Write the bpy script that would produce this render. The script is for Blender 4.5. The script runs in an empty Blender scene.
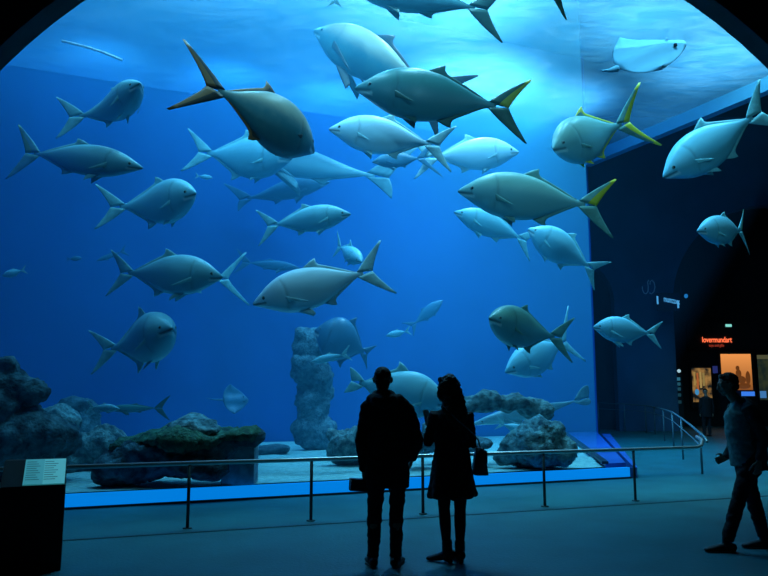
import bpy, bmesh, math, random
from mathutils import Vector, Matrix, Euler, noise
random.seed(7)
C = bpy.context.scene.collection
PI = math.pi
F = 750.0; HC = 1.55; TH = math.atan(107/750)
CAM = Vector((0, 0, HC)); FW = Vector((0, math.cos(TH), math.sin(TH))); UP = Vector((0, -math.sin(TH), math.cos(TH)))
def ray(px, py): return Vector(((px-384)/F, 0, 0)) + UP*((288-py)/F) + FW
def at(px, py, Y):
    r = ray(px, py); return CAM + r*(Y/r.y)
def fl(px, py, z=0.0):
    r = ray(px, py); return CAM + r*((z-HC)/r.z)
def tag(o, label=None, cat=None, group=None, kind=None):
    if label: o['label'] = label
    if cat: o['category'] = cat
    if group: o['group'] = group
    if kind: o['kind'] = kind
    return o
def empty(name, loc=(0, 0, 0), rot=(0, 0, 0), label=None, cat=None, group=None):
    o = bpy.data.objects.new(name, None); C.objects.link(o); o.location = loc; o.rotation_euler = rot
    o.empty_display_size = .1
    return tag(o, label, cat, group)
def link(name, bm, mats, parent=None, smooth=False):
    me = bpy.data.meshes.new(name)
    bmesh.ops.recalc_face_normals(bm, faces=bm.faces)
    bm.to_mesh(me); bm.free()
    if not isinstance(mats, (list, tuple)): mats = [mats]
    for m in mats: me.materials.append(m)
    if smooth:
        for p in me.polygons: p.use_smooth = True
    o = bpy.data.objects.new(name, me); C.objects.link(o)
    if parent is not None: o.parent = parent
    return o
def box(bm, lo, hi, mi=0, M=None):
    vs = [bm.verts.new((x, y, z)) for x in (lo[0], hi[0]) for y in (lo[1], hi[1]) for z in (lo[2], hi[2])]
    if M is not None:
        for v in vs: v.co = M @ v.co
    fs = []
    for f in ((0, 1, 3, 2), (4, 6, 7, 5), (0, 4, 5, 1), (2, 3, 7, 6), (0, 2, 6, 4), (1, 5, 7, 3)):
        fc = bm.faces.new([vs[i] for i in f]); fc.material_index = mi; fs.append(fc)
    return fs
def prism(bm, poly, z0, z1, mi=0):
    """poly: list of (x,y) ; z0,z1 numbers"""
    a = [bm.verts.new((p[0], p[1], z0)) for p in poly]; b = [bm.verts.new((p[0], p[1], z1)) for p in poly]
    n = len(poly); fs = [bm.faces.new(a[::-1]), bm.faces.new(b)]
    for i in range(n): fs.append(bm.faces.new((a[i], a[(i+1) % n], b[(i+1) % n], b[i])))
    for f in fs: f.material_index = mi
    return fs
def loft(bm, pts, rad, n=14, ref=Vector((1, 0, 0)), mi=0, round_ends=True):
    """tube through pts with elliptic radii; rounded closed ends"""
    pts = [Vector(p) for p in pts]; rad = [r if isinstance(r, (tuple, list)) else (r, r) for r in rad]
    if round_ends:
        def endcap(p, q, r, r2):
            d = (p-q).normalized(); m = min(r)*.9
            return [(p+d*m*.5, (r[0]*.86, r[1]*.86)), (p+d*m*.85, (r[0]*.5, r[1]*.5)), (p+d*m, (r[0]*.12, r[1]*.12))]
        s = endcap(pts[0], pts[1], rad[0], rad[1])[::-1]; e = endcap(pts[-1], pts[-2], rad[-1], rad[-2])
        pts = [a for a, b in s]+pts+[a for a, b in e]; rad = [b for a, b in s]+rad+[b for a, b in e]
    rings = []
    for i, p in enumerate(pts):
        t = (pts[min(i+1, len(pts)-1)]-pts[max(i-1, 0)]).normalized()
        r_ = ref if abs(t.dot(ref)) < .93 else Vector((0, 1, 0))
        b = (r_-t*t.dot(r_)).normalized(); c = t.cross(b)
        rings.append([bm.verts.new(p+b*math.cos(2*PI*k/n)*rad[i][0]+c*math.sin(2*PI*k/n)*rad[i][1]) for k in range(n)])
    for i in range(len(rings)-1):
        for k in range(n):
            f = bm.faces.new((rings[i][k], rings[i][(k+1) % n], rings[i+1][(k+1) % n], rings[i+1][k])); f.material_index = mi
    f = bm.faces.new(rings[0][::-1]); f.material_index = mi
    f = bm.faces.new(rings[-1]); f.material_index = mi
def ell(bm, c, r, M=None, sub=3, mi=0):
    g = bmesh.ops.create_icosphere(bm, subdivisions=sub, radius=1)
    for v in g['verts']:
        p = Vector((v.co.x*r[0], v.co.y*r[1], v.co.z*r[2]))
        if M is not None: p = M @ p
        v.co = p+Vector(c)
def remeshed(name, bm, voxel, mats, parent=None, smooth=4, fac=.5, disp=None, sink=None):
    o = link('tmp', bm, mats)
    m = o.modifiers.new('r', 'REMESH'); m.mode = 'VOXEL'; m.voxel_size = voxel; m.use_smooth_shade = True
    if smooth:
        s = o.modifiers.new('s', 'SMOOTH'); s.iterations = smooth; s.factor = fac
    dg = bpy.context.evaluated_depsgraph_get()
    me = bpy.data.meshes.new_from_object(o.evaluated_get(dg)); me.name = name
    old = o.data; bpy.data.objects.remove(o); bpy.data.meshes.remove(old)
    if not me.materials:
        for k in (mats if isinstance(mats, (list, tuple)) else [mats]): me.materials.append(k)
    if disp:
        nn = [v.normal.copy() for v in me.vertices]
        for v, n in zip(me.vertices, nn): v.co = v.co+n*disp(v.co)
    me.polygons.foreach_set('use_smooth', [True]*len(me.polygons)); me.update()
    o = bpy.data.objects.new(name, me); C.objects.link(o)
    if parent is not None: o.parent = parent
    return o
def curve_tube(bm, pts, r, n=8, mi=0, ref=Vector((0, 0, 1))): loft(bm, pts, [r]*len(pts), n, ref, mi, False)

# ---------- materials
def mat(name, col, rough=.6, metal=0., emit=None, es=0., noise_amt=0., nscale=5., col2=None, bump=0., bscale=20., spec=.3):
    m = bpy.data.materials.new(name); m.use_nodes = True; nt = m.node_tree; b = nt.nodes['Principled BSDF']
    b.inputs['Base Color'].default_value = (*col, 1); b.inputs['Roughness'].default_value = rough
    b.inputs['Metallic'].default_value = metal; b.inputs['Specular IOR Level'].default_value = spec
    if emit: b.inputs['Emission Color'].default_value = (*emit, 1); b.inputs['Emission Strength'].default_value = es
    tc = nt.nodes.new('ShaderNodeTexCoord')
    if col2 or noise_amt:
        n = nt.nodes.new('ShaderNodeTexNoise'); n.inputs['Scale'].default_value = nscale; n.inputs['Detail'].default_value = 6
        nt.links.new(tc.outputs['Object'], n.inputs['Vector'])
        r = nt.nodes.new('ShaderNodeValToRGB'); r.color_ramp.elements[0].position = .35; r.color_ramp.elements[1].position = .65
        c2 = col2 or tuple(c*(1-noise_amt) for c in col)
        r.color_ramp.elements[0].color = (*col, 1); r.color_ramp.elements[1].color = (*c2, 1)
        nt.links.new(n.outputs[0], r.inputs[0]); nt.links.new(r.outputs[0], b.inputs['Base Color'])
    if bump:
        n = nt.nodes.new('ShaderNodeTexNoise'); n.inputs['Scale'].default_value = bscale; n.inputs['Detail'].default_value = 8
        nt.links.new(tc.outputs['Object'], n.inputs['Vector'])
        bp = nt.nodes.new('ShaderNodeBump'); bp.inputs['Strength'].default_value = bump; bp.inputs['Distance'].default_value = .05
        nt.links.new(n.outputs[0], bp.inputs['Height']); nt.links.new(bp.outputs[0], b.inputs['Normal'])
    return m
# ---------- camera
cd = bpy.data.cameras.new('camera'); cam = bpy.data.objects.new('camera', cd); C.objects.link(cam)
cam.location = CAM; cam.rotation_euler = (PI/2+TH, 0, 0); cd.sensor_width = 36; cd.lens = 36*F/768; cd.clip_end = 300
sc = bpy.context.scene; sc.camera = cam
sc.view_settings.view_transform = 'Standard'; sc.view_settings.look = 'None'; sc.view_settings.gamma = 1; sc.view_settings.exposure = 0.0
sc.cycles.use_denoising = True; sc.cycles.volume_bounces = 0; sc.cycles.max_bounces = 6; sc.cycles.transparent_max_bounces = 24
sc.cycles.sample_clamp_indirect = 4
w = bpy.data.worlds.new('world'); sc.world = w; w.use_nodes = True
w.node_tree.nodes['Background'].inputs[0].default_value = (.05, .35, .6, 1); w.node_tree.nodes['Background'].inputs[1].default_value = .006

# ---------- tank geometry
K1 = fl(633, 478); K0 = fl(67, 509.5)              # kerb's foot, front line
SL = (K1.y-K0.y)/(K1.x-K0.x)
def fy(x, off=0.0): return K1.y+(x-K1.x)*SL+off*math.sqrt(1+SL*SL)     # y of the front line at x, pushed back by off
GLASS = .12
def gl(px, off=0.0):                                # camera distance Y of the front pane along a pixel column
    u = (px-384)/F; c = K1.y-K1.x*SL+(GLASS+off)*math.sqrt(1+SL*SL); return c/(1-SL*u)
ZT, ZK = 10.4, .2
g = gl(629); A = Vector(((629-384)/F*g/1.024, fy((629-384)/F*g/1.024, GLASS), 0))
B = Vector((7.58, 27, 0))
D = Vector((11.9, fy(11.9, GLASS), 0))
LX = -6.3
E0 = Vector((LX, fy(LX, GLASS), 0)); BL = Vector((-16.5, B.y-(B.x+16.5)*SL, 0))
def z_(v, z): return Vector((v.x, v.y, z))
# hall floor
M_floor = mat('floor_concrete', (.006, .120, .145), .5, nscale=1.3, col2=(.004, .092, .115), bump=.12, bscale=30)
bm = bmesh.new(); box(bm, (-30, -6, -.2), (45, 60, 0)); tag(link('floor', bm, M_floor), kind='structure')
M_black = mat('wall_black', (.012, .02, .026), .7, noise_amt=.3, nscale=2)
bm = bmesh.new(); box(bm, (-30, -6, 14.2), (45, 60, 14.4)); tag(link('ceiling', bm, M_black), kind='structure')
# sand
M_sand = mat('sand', (.36, .62, .58), .9, nscale=9, col2=(.24, .46, .44), bump=.5, bscale=60)
def grid_quad(bm, p00, p10, p11, p01, nx, ny, h):
    V = [[None]*(ny+1) for _ in range(nx+1)]
    for i in range(nx+1):
        for j in range(ny+1):
            a, b = i/nx, j/ny
            p = (p00*(1-a)+p10*a)*(1-b)+(p01*(1-a)+p11*a)*b
            V[i][j] = bm.verts.new(p+Vector((0, 0, h(p, a, b))))
    for i in range(nx):
        for j in range(ny): bm.faces.new((V[i][j], V[i+1][j], V[i+1][j+1], V[i][j+1]))
def sand_h(p, a, b):
    e = min(a, 1-a, b, 1-b); k = min(1, e*20)
    return k*(.05*noise.noise(p*.7)+.03*noise.noise(p*2.3))
bm = bmesh.new(); q_ = lambda v, dx, dy: Vector((v.x+dx, v.y+dy, .2))
grid_quad(bm, q_(E0, .3, .2), q_(A, -.15, .1), q_(B, -.1, -.15), q_(BL, .9, .35), 110, 80, sand_h)
tag(link('sand_bed', bm, M_sand, smooth=True), 'pale sand bed covering the bottom of the big aquarium tank', 'sand', kind='stuff')
# rear and left tank walls
M_back = mat('tank_wall_blue', (.003, .100, .36), .8, noise_amt=.12, nscale=.5)
def wall_seg(name, P, Q, z0, z1, t, m):
    d = (Q-P).normalized(); n = Vector((-d.y, d.x, 0))*t
    bm = bmesh.new(); prism(bm, [P, Q, Q+n, P+n], z0, z1); return tag(link(name, bm, m), kind='structure')
wall_seg('wall_back', BL, B, 0, 14.2, .4, M_back)
wall_seg('wall_left', E0+Vector((-.25, -.2, 0)), BL, 0, 14.2, -.4, M_back)
# water surface
def surf_mat():
    m = bpy.data.materials.new('water_surface'); m.use_nodes = True; nt = m.node_tree; nt.nodes.clear()
    N = nt.nodes.new; out = N('ShaderNodeOutputMaterial'); tr = N('ShaderNodeBsdfTransparent'); tl = N('ShaderNodeBsdfTranslucent'); gs = N('ShaderNodeBsdfGlossy')
    tr.inputs[0].default_value = (.78, .90, 1, 1)
    tc = N('ShaderNodeTexCoord'); mp = N('ShaderNodeMapping'); mp.inputs['Scale'].default_value = (.5, 1.2, 1)
    n1 = N('ShaderNodeTexNoise'); n1.inputs['Scale'].default_value = 1.9; n1.inputs['Detail'].default_value = 8; n1.inputs['Distortion'].default_value = 1.4
    nt.links.new(tc.outputs['Object'], mp.inputs[0]); nt.links.new(mp.outputs[0], n1.inputs['Vector'])
    rp = N('ShaderNodeValToRGB'); rp.color_ramp.elements[0].position = .38; rp.color_ramp.elements[1].position = .66
    rp.color_ramp.elements[0].color = (.10, .28, .44, 1); rp.color_ramp.elements[1].color = (.20, .37, .52, 1)
    nt.links.new(n1.outputs[0], rp.inputs[0]); nt.links.new(rp.outputs[0], tl.inputs[0])
    bp = N('ShaderNodeBump'); bp.inputs['Strength'].default_value = .6; bp.inputs['Distance'].default_value = .15
    nt.links.new(n1.outputs[0], bp.inputs['Height']); nt.links.new(bp.outputs[0], gs.inputs['Normal']); nt.links.new(bp.outputs[0], tl.inputs['Normal'])
    gs.inputs['Roughness'].default_value = .12; gs.inputs[0].default_value = (.6, .9, 1, 1)
    m1 = N('ShaderNodeMixShader'); m1.inputs[0].default_value = .3; nt.links.new(tl.outputs[0], m1.inputs[1]); nt.links.new(gs.outputs[0], m1.inputs[2])
    m2 = N('ShaderNodeMixShader'); m2.inputs[0].default_value = .4; nt.links.new(tr.outputs[0], m2.inputs[1]); nt.links.new(m1.outputs[0], m2.inputs[2])
    nt.links.new(m2.outputs[0], out.inputs[0]); return m
bm = bmesh.new(); grid_quad(bm, z_(E0, ZT), z_(D, ZT), z_(B, ZT), z_(BL, ZT), 90, 70, lambda p, a, b: min(1, 20*min(a, 1-a, b, 1-b))*.05*noise.noise(p*1.3))
tag(link('water_surface', bm, surf_mat(), smooth=True), kind='structure')
# water body
SCAT = .003; ABS = .10; HAZE = .040
def water_mat():
    m = bpy.data.materials.new('sea_water'); m.use_nodes = True; nt = m.node_tree; nt.nodes.clear(); N = nt.nodes.new
    out = N('ShaderNodeOutputMaterial'); s = N('ShaderNodeVolumeScatter'); a = N('ShaderNodeVolumeAbsorption'); add = N('ShaderNodeAddShader')
    s.inputs['Color'].default_value = (.10, .62, 1, 1); s.inputs['Density'].default_value = SCAT; s.inputs['Anisotropy'].default_value = 0
    a.inputs['Color'].default_value = (0.0, .62, .93, 1); a.inputs['Density'].default_value = ABS
    nt.links.new(s.outputs[0], add.inputs[0]); nt.links.new(a.outputs[0], add.inputs[1]); nt.links.new(add.outputs[0], out.inputs['Volume']); return m
bm = bmesh.new()
e = .004
gp = Vector((-SL, 1, 0)).normalized()*.09; gs_ = Vector((-.07, 0, 0))
lo = [z_(E0, .12)+gp, z_(A, .12)+gp+gs_, z_(B, .12)+gs_, z_(BL, .12)]; hi = [z_(E0, ZT-.06)+gp, z_(D, ZT-.06)+gp+gs_, z_(B, ZT-.06)+gs_, z_(BL, ZT-.06)]
a_ = [bm.verts.new(p) for p in lo]; b_ = [bm.verts.new(p) for p in hi]
bm.faces.new(a_[::-1]); bm.faces.new(b_)
for i in range(4): bm.faces.new((a_[i], a_[(i+1) % 4], b_[(i+1) % 4], b_[i]))
bmesh.ops.triangulate(bm, faces=bm.faces)
tag(link('water', bm, water_mat()), kind='structure')
# added haze volume, stopped at the corner so the side wedge stays dark
def haze_mat(dens):
    m = bpy.data.materials.new('haze_volume'); m.use_nodes = True; nt = m.node_tree; nt.nodes.clear(); N = nt.nodes.new
    out = N('ShaderNodeOutputMaterial'); s = N('ShaderNodeVolumeScatter'); s.inputs['Color'].default_value = (.10, .60, 1, 1); s.inputs['Density'].default_value = dens
    nt.links.new(s.outputs[0], out.inputs['Volume']); return m
A2 = gl(594)+.5; A2 = Vector(((592-384)/F*A2, A2, 0)); B2 = B+Vector((-.10, -.2, 0))
E2 = Vector((LX+.4, fy(LX+.4, GLASS+.6), 0)); BL2 = BL+Vector((1.2, .4, 0))
bm = bmesh.new(); prism(bm, [E2, A2, B2, BL2], .16, ZT-.12); tag(link('added_haze', bm, haze_mat(HAZE)), kind='structure')
for z0, z1, dn in ((9.3, ZT-.13, .05), (8.2, 9.29, .03), (7.0, 8.19, .014)):   # added haze layers, blur the line between surface and back wall
    bm = bmesh.new(); prism(bm, [E2+Vector((.02, .02, 0)), A2+Vector((-.02, .02, 0)), B2+Vector((-.02, -.02, 0)), BL2+Vector((.03, .01, 0))], z0, z1); tag(link('added_haze', bm, haze_mat(dn)), kind='structure')
# acrylic panes
M_clear = bpy.data.materials.new('clear_acrylic'); M_clear.use_nodes = True; nt = M_clear.node_tree; nt.nodes.clear()
o_ = nt.nodes.new('ShaderNodeOutputMaterial'); t_ = nt.nodes.new('ShaderNodeBsdfTransparent'); t_.inputs[0].default_value = (.97, .985, .99, 1); nt.links.new(t_.outputs[0], o_.inputs[0])
def pane(name, P, Q, R, S, t):
    n = (Q-P).cross(S-P).normalized()*t; bm = bmesh.new()
    a = [bm.verts.new(p) for p in (P, Q, R, S)]; b = [bm.verts.new(p+n) for p in (P, Q, R, S)]
    bm.faces.new(a); bm.faces.new(b[::-1])
    for i in range(4): bm.faces.new((a[i], b[i], b[(i+1) % 4], a[(i+1) % 4]))
    return tag(link(name, bm, M_clear), kind='structure')
pane('window_1', z_(E0, .1), z_(A, .1), z_(D, ZT), z_(E0, ZT), .06)
pane('window_2', z_(A, .1), z_(B, .1), z_(B, ZT), z_(D, ZT), .06)
# kerb: glowing front ledge, side ledge
M_kerb = mat('kerb_light_strip', (.02, .20, .5), .35, emit=(.0, .17, .60), es=1.15)
M_ledge = mat('kerb_ledge_blue', (.03, .12, .42), .4)
M_dark = mat('dark_frame', (.01, .03, .05), .5)
K0x = Vector((LX, fy(LX), 0)); Kc = K1.copy(); Kc.x -= .06; Kc.y = fy(Kc.x)
side = (B-A).normalized()
Ks = Vector((B.x+.12, B.y, 0)); inn = A-side*.02
bm = bmesh.new(); prism(bm, [K0x, Kc, Kc+Vector((-.05, .05, 0)), z_(Vector((K0x.x, K0x.y+.08, 0)), 0)], .015, ZK)
kerb = link('trim_1', bm, M_kerb); tag(kerb, kind='structure')
# ledge inside the side pane, between the sand and the pane
I0 = fl(603, 466.5, ZK); I1 = fl(569, 435.5, ZK); I1 = Vector((I1.x, B.y-(B.x-I1.x)*SL-.05, 0)); I0 = Vector((I0.x, fy(I0.x, GLASS+.06), 0))
bm = bmesh.new(); prism(bm, [I0, A+Vector((-.06, .05, 0)), B+Vector((-.06, -.05, 0)), I1], .12, ZK+.07); tag(link('trim_2', bm, M_ledge), kind='structure')
bm = bmesh.new(); prism(bm, [Kc, A+Vector((.07, -.02, 0)), B+Vector((.12, 0, 0)), B+Vector((.42, 0, 0)), Kc+Vector((.22, .25, 0)), Kc+Vector((.14, .06, 0))], 0, ZK-.01); tag(link('trim_6', bm, M_ledge), kind='structure')
# glass base rail, dark line
def bar(name, P, Q, w, h, m):
    d = (Q-P).normalized(); n = Vector((-d.y, d.x, 0))*w/2; bm = bmesh.new()
    vs = [bm.verts.new(p) for p in (P-n, Q-n, Q+n, P+n)]; us = [bm.verts.new(v.co+Vector((0, 0, h))) for v in vs]
    bm.faces.new(vs[::-1]); bm.faces.new(us)
    for i in range(4): bm.faces.new((vs[i], vs[(i+1) % 4], us[(i+1) % 4], us[i]))
    return link(name, bm, m)
tag(bar('trim_3', z_(I0, ZK+.06), z_(I1, ZK+.06), .12, .05, M_dark), kind='structure')
tag(bar('trim_4', z_(K0x, .0)-Vector((0, .02, 0)), z_(Kc, .0)-Vector((0, .02, 0)), .06, .03, M_dark), kind='structure')
tag(bar('trim_5', z_(D, ZT-.42), z_(B, ZT-.42), .3, .40, mat('top_beam', (.16, .46, .56), .5)), kind='structure')
# dark floor strip under the railing
# ---------- arch wall
cc = at(385, 405, 9.0); R0 = (at(0, 74, 9.0)-cc).length
R0 = ((at(0, 74, 9.0)-cc).length+(at(83, 0, 9.0)-cc).length+(at(685, 0, 9.0)-cc).length)/3
def arch_wall(name, y0, y1, c, R, x0, x1, z0, z1, m, n=96):
    bm = bmesh.new(); rings = []
    for k in range(n):
        a = 2*PI*k/n; dx, dz = math.cos(a), math.sin(a)
        t = 1e9
        if dx > 1e-6: t = min(t, (x1-c.x)/dx)
        if dx < -1e-6: t = min(t, (x0-c.x)/dx)
        if dz > 1e-6: t = min(t, (z1-c.z)/dz)
        if dz < -1e-6: t = min(t, (z0-c.z)/dz)
        inr = (c.x+dx*R, max(z0+.001, c.z+dz*R)); ot = (c.x+dx*t, c.z+dz*t)
        if dz*R+c.z < z0: inr = (c.x+dx*R, z0); 
        rings.append((inr, ot))
    # build as faces front/back/soffit, only where the opening is above z0
    vf = [[bm.verts.new((p[0], y, p[1])) for y in (y0, y1)]+[bm.verts.new((q[0], y, q[1])) for y in (y0, y1)] for p, q in rings]
    for k in range(n):
        a, b = vf[k], vf[(k+1) % n]
        am = 2*PI*(k+.5)/n
        if c.z+math.sin(am)*R < z0-.02: continue
        bm.faces.new((a[0], b[0], b[2], a[2])); bm.faces.new((a[1], a[3], b[3], b[1])); bm.faces.new((a[0], a[1], b[1], b[0]))
    loose = [v for v in bm.verts if not v.link_faces]
    bmesh.ops.delete(bm, geom=loose, context='VERTS')
    return tag(link(name, bm, m), kind='structure')
M_arch = mat('arch_wall_paint', (.03, .055, .07), .8, noise_amt=.3, nscale=3)
arch_wall('wall_front', 9.0-.33, 9.0, cc, R0, -30, 45, 0, 14.2, M_arch)
def spot(name, loc, target, power, col, angle=110, blend=.9, r=0.35):
    l = bpy.data.lights.new(name, 'SPOT'); l.energy = power; l.color = col; l.spot_size = math.radians(angle); l.spot_blend = blend; l.shadow_soft_size = r
    o = bpy.data.objects.new(name, l); C.objects.link(o); o.location = loc
    o.rotation_euler = (Vector(target)-Vector(loc)).to_track_quat('-Z', 'Y').to_euler(); return o
CY = (.42, .84, 1.0)
spot('tank_lamp', (2.6, 20.5, 13.6), (2.2, 20.5, 0), 12000, CY, 85)
spot('tank_lamp', (5.4, 21.8, 13.7), (4.4, 21.8, 0), 5500, CY, 74, 1.0)
spot('tank_lamp', (9.0, 19.3, 13.7), (8.6, 19.3, 0), 2100, CY, 76, 1.0)
spot('tank_lamp', (1.5, 16.5, 13.8), (.5, 15.5, 0), 5000, CY, 90)
spot('tank_lamp', (-2.5, 15.0, 13.8), (-2.8, 13.5, 0), 2000, (.3, .8, 1))
spot('tank_lamp', (-6.5, 15, 13.8), (-6.8, 14.5, 0), 700, (.3, .75, 1))
spot('tank_lamp', (-1, 20, 13.8), (-1.0, 20, 0), 1300, (.3, .75, 1))
for x, y, p in ((-6.8, 17.5, 700), (-3.6, 19.0, 950), (-.6, 20.6, 1000), (-9.5, 17.0, 450), (-5, 14.5, 600), (-1.5, 16, 700), (2.5, 23, 1000)): spot('surface_fill', (x, y, 13.9), (x, y-.2, 0), p, (.10, .58, 1), 150, 1.0)  # added unseen fill, brightens the surface and upper back wall
# unseen fill lamps added over the front pane to light the fish flanks
for x, p in ((-5, 1200), (-2, 2600), (1.2, 3200), (4.2, 3200), (7.2, 3000), (10.2, 2200)):
    y = fy(x, .55); spot('pane_fill', (x, y, 13.2), (x-.8, y+4.5, 2), p, (.32, .84, 1), 95, .8, .2)
# unseen fill lamps added above the arch opening, lighting the fish from the front
for x, p in ((-4.5, 110), (-1.5, 170), (2.0, 220), (5.5, 240), (9.0, 260)):
    spot('arch_fill', (x, 9.35, 8.9), (x*.9, fy(x*.9, 2.6), 4.2), p, (.24, .80, 1), 100, .9, .12)
spot('surface_fill', (8.4, 22.8, 13.9), (8.3, 22.8, 0), 1100, (.3, .78, 1), 110, 1.0)  # added unseen fill for a dark patch of the surface
for x, p in ((-11, 500), (-8, 800), (-5, 1100), (-2, 1300), (1, 1300), (4, 1100)):
    yw = B.y-(B.x-x)*SL; spot('wall_fill', (x+.9, yw-2.2, 12.2), (x, yw, 8.6), p, (.12, .62, 1), 100, 1.0)  # unseen fill added to brighten the top of the back wall
# ---------- fish
BU = [0, .03, .08, .15, .25, .35, .45, .6, .75, .88, .95, 1]
PT = [.03, .17, .36, .62, .87, .99, 1.0, .86, .54, .24, .15, .15]
PB = [-.06, -.17, -.32, -.54, -.81, -.95, -1.0, -.88, -.52, -.20, -.13, -.13]
PW = [.05, .20, .42, .70, .93, 1.0, .97, .76, .42, .16, .09, .06]
def lerp_tab(X, Yv, u):
    for i in range(len(X)-1):
        if u <= X[i+1]:
            t = (u-X[i])/(X[i+1]-X[i]); t0 = t
            # catmull-rom
            p0 = Yv[max(i-1, 0)]; p1 = Yv[i]; p2 = Yv[i+1]; p3 = Yv[min(i+2, len(X)-1)]
            h0 = X[i+1]-X[i]; m1 = (p2-p0)/(X[i+1]-X[max(i-1, 0)])*h0; m2 = (p3-p1)/(X[min(i+2, len(X)-1)]-X[i])*h0
            return (2*t**3-3*t**2+1)*p1+(t**3-2*t**2+t)*m1+(-2*t**3+3*t**2)*p2+(t**3-t**2)*m2
    return Yv[-1]
FK = {}
def fish_mat(key, back, belly, rough=.38):
    m = bpy.data.materials.new('skin_'+key); m.use_nodes = True; nt = m.node_tree; b = nt.nodes['Principled BSDF']
    at_ = nt.nodes.new('ShaderNodeAttribute'); at_.attribute_name = 'shade'
    nz = nt.nodes.new('ShaderNodeTexNoise'); nz.inputs['Scale'].default_value = 7; nz.inputs['Detail'].default_value = 5
    tc = nt.nodes.new('ShaderNodeTexCoord'); nt.links.new(tc.outputs['Object'], nz.inputs['Vector'])
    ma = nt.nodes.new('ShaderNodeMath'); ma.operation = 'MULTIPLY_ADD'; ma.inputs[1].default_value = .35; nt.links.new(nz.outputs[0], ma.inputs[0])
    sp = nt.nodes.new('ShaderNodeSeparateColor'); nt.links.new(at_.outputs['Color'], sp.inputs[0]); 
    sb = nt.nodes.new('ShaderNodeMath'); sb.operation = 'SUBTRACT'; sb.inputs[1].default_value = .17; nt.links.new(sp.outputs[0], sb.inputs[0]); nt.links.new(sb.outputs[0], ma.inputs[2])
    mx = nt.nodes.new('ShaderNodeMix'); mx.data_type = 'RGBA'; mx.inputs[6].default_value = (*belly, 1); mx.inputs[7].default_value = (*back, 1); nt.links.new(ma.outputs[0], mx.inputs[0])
    m2 = nt.nodes.new('ShaderNodeMix'); m2.data_type = 'RGBA'; m2.inputs[7].default_value = (.02, .04, .05, 1); nt.links.new(mx.outputs[2], m2.inputs[6]); nt.links.new(sp.outputs[1], m2.inputs[0])
    m3 = nt.nodes.new('ShaderNodeMix'); m3.data_type = 'RGBA'; m3.inputs[7].default_value = (.85, .9, .85, 1); nt.links.new(m2.outputs[2], m3.inputs[6]); nt.links.new(sp.outputs[2], m3.inputs[0])
    nt.links.new(m3.outputs[2], b.inputs['Base Color']); b.inputs['Roughness'].default_value = rough; b.inputs['Specular IOR Level'].default_value = .3
    return m
PAL = {  # back, belly, fin, fin edge; overhead light put into the paler backs
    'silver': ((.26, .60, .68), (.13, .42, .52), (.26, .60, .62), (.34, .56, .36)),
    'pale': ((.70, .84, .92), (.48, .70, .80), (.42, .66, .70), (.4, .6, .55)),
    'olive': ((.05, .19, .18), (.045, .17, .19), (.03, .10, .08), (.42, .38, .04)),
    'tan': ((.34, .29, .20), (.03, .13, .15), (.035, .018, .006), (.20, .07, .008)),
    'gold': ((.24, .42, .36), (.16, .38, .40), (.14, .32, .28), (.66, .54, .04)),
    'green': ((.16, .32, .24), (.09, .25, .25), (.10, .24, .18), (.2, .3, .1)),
    'haze': ((.06, .19, .29), (.05, .18, .28), (.05, .18, .28), (.05, .18, .28)),  # distance haze of the water put into the colour
    'shark': ((.14, .34, .40), (.26, .48, .52), (.16, .36, .40), (.16, .36, .40)),
}
for k, (a, b, c, d) in PAL.items():
    FK[k] = (fish_mat(k, a, b), mat('fin_'+k, c, .5, noise_amt=.25, nscale=9), mat('fin_edge_'+k, d, .5))
M_eye = mat('fish_eye', (.01, .01, .012), .12)
M_iris = mat('fish_iris', (.14, .20, .18), .3)
class Bender:
    def __init__(s, L, b):
        s.L = L; n = 60; s.n = n; s.pts = []; x = y = 0.0; ds = 1.3*L/n
        for i in range(n+1):
            u = i*ds/L; phi = b*(u-.38)*(1 if u > .38 else .45)
            s.pts.append((x, y, phi)); x -= math.cos(phi)*ds; y += math.sin(phi)*ds
        # centre laterally: rotate so nose-fork chord is the x axis
        def P(u):
            t = max(0, min(n, u*L/ds)); i = min(int(t), n-1); f = t-i
            a, c = s.pts[i], s.pts[i+1]; return tuple(a[k]+(c[k]-a[k])*f for k in range(3))
        s.P = P; f = P(.98); s.ang = math.atan2(f[1], -f[0]); s.chord = math.hypot(f[0], f[1])
        s.ca, s.sa = math.cos(s.ang), math.sin(s.ang)
    def __call__(s, x, y, z):
        u = -x/s.L
        if u < 0: px, py, ph = x*-1*0+(-u*s.L), 0.0, s.pts[0][2]; cx, cy = math.cos(ph)*(-u*s.L)*1, -math.sin(ph)*(-u*s.L)
        else: cx, cy, ph = s.P(u)
        X = cx+math.sin(ph)*y*1.0; Y = cy+math.cos(ph)*y
        # rotate chord onto -x
        return Vector((X*s.ca-Y*s.sa, X*s.sa+Y*s.ca, z))
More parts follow.
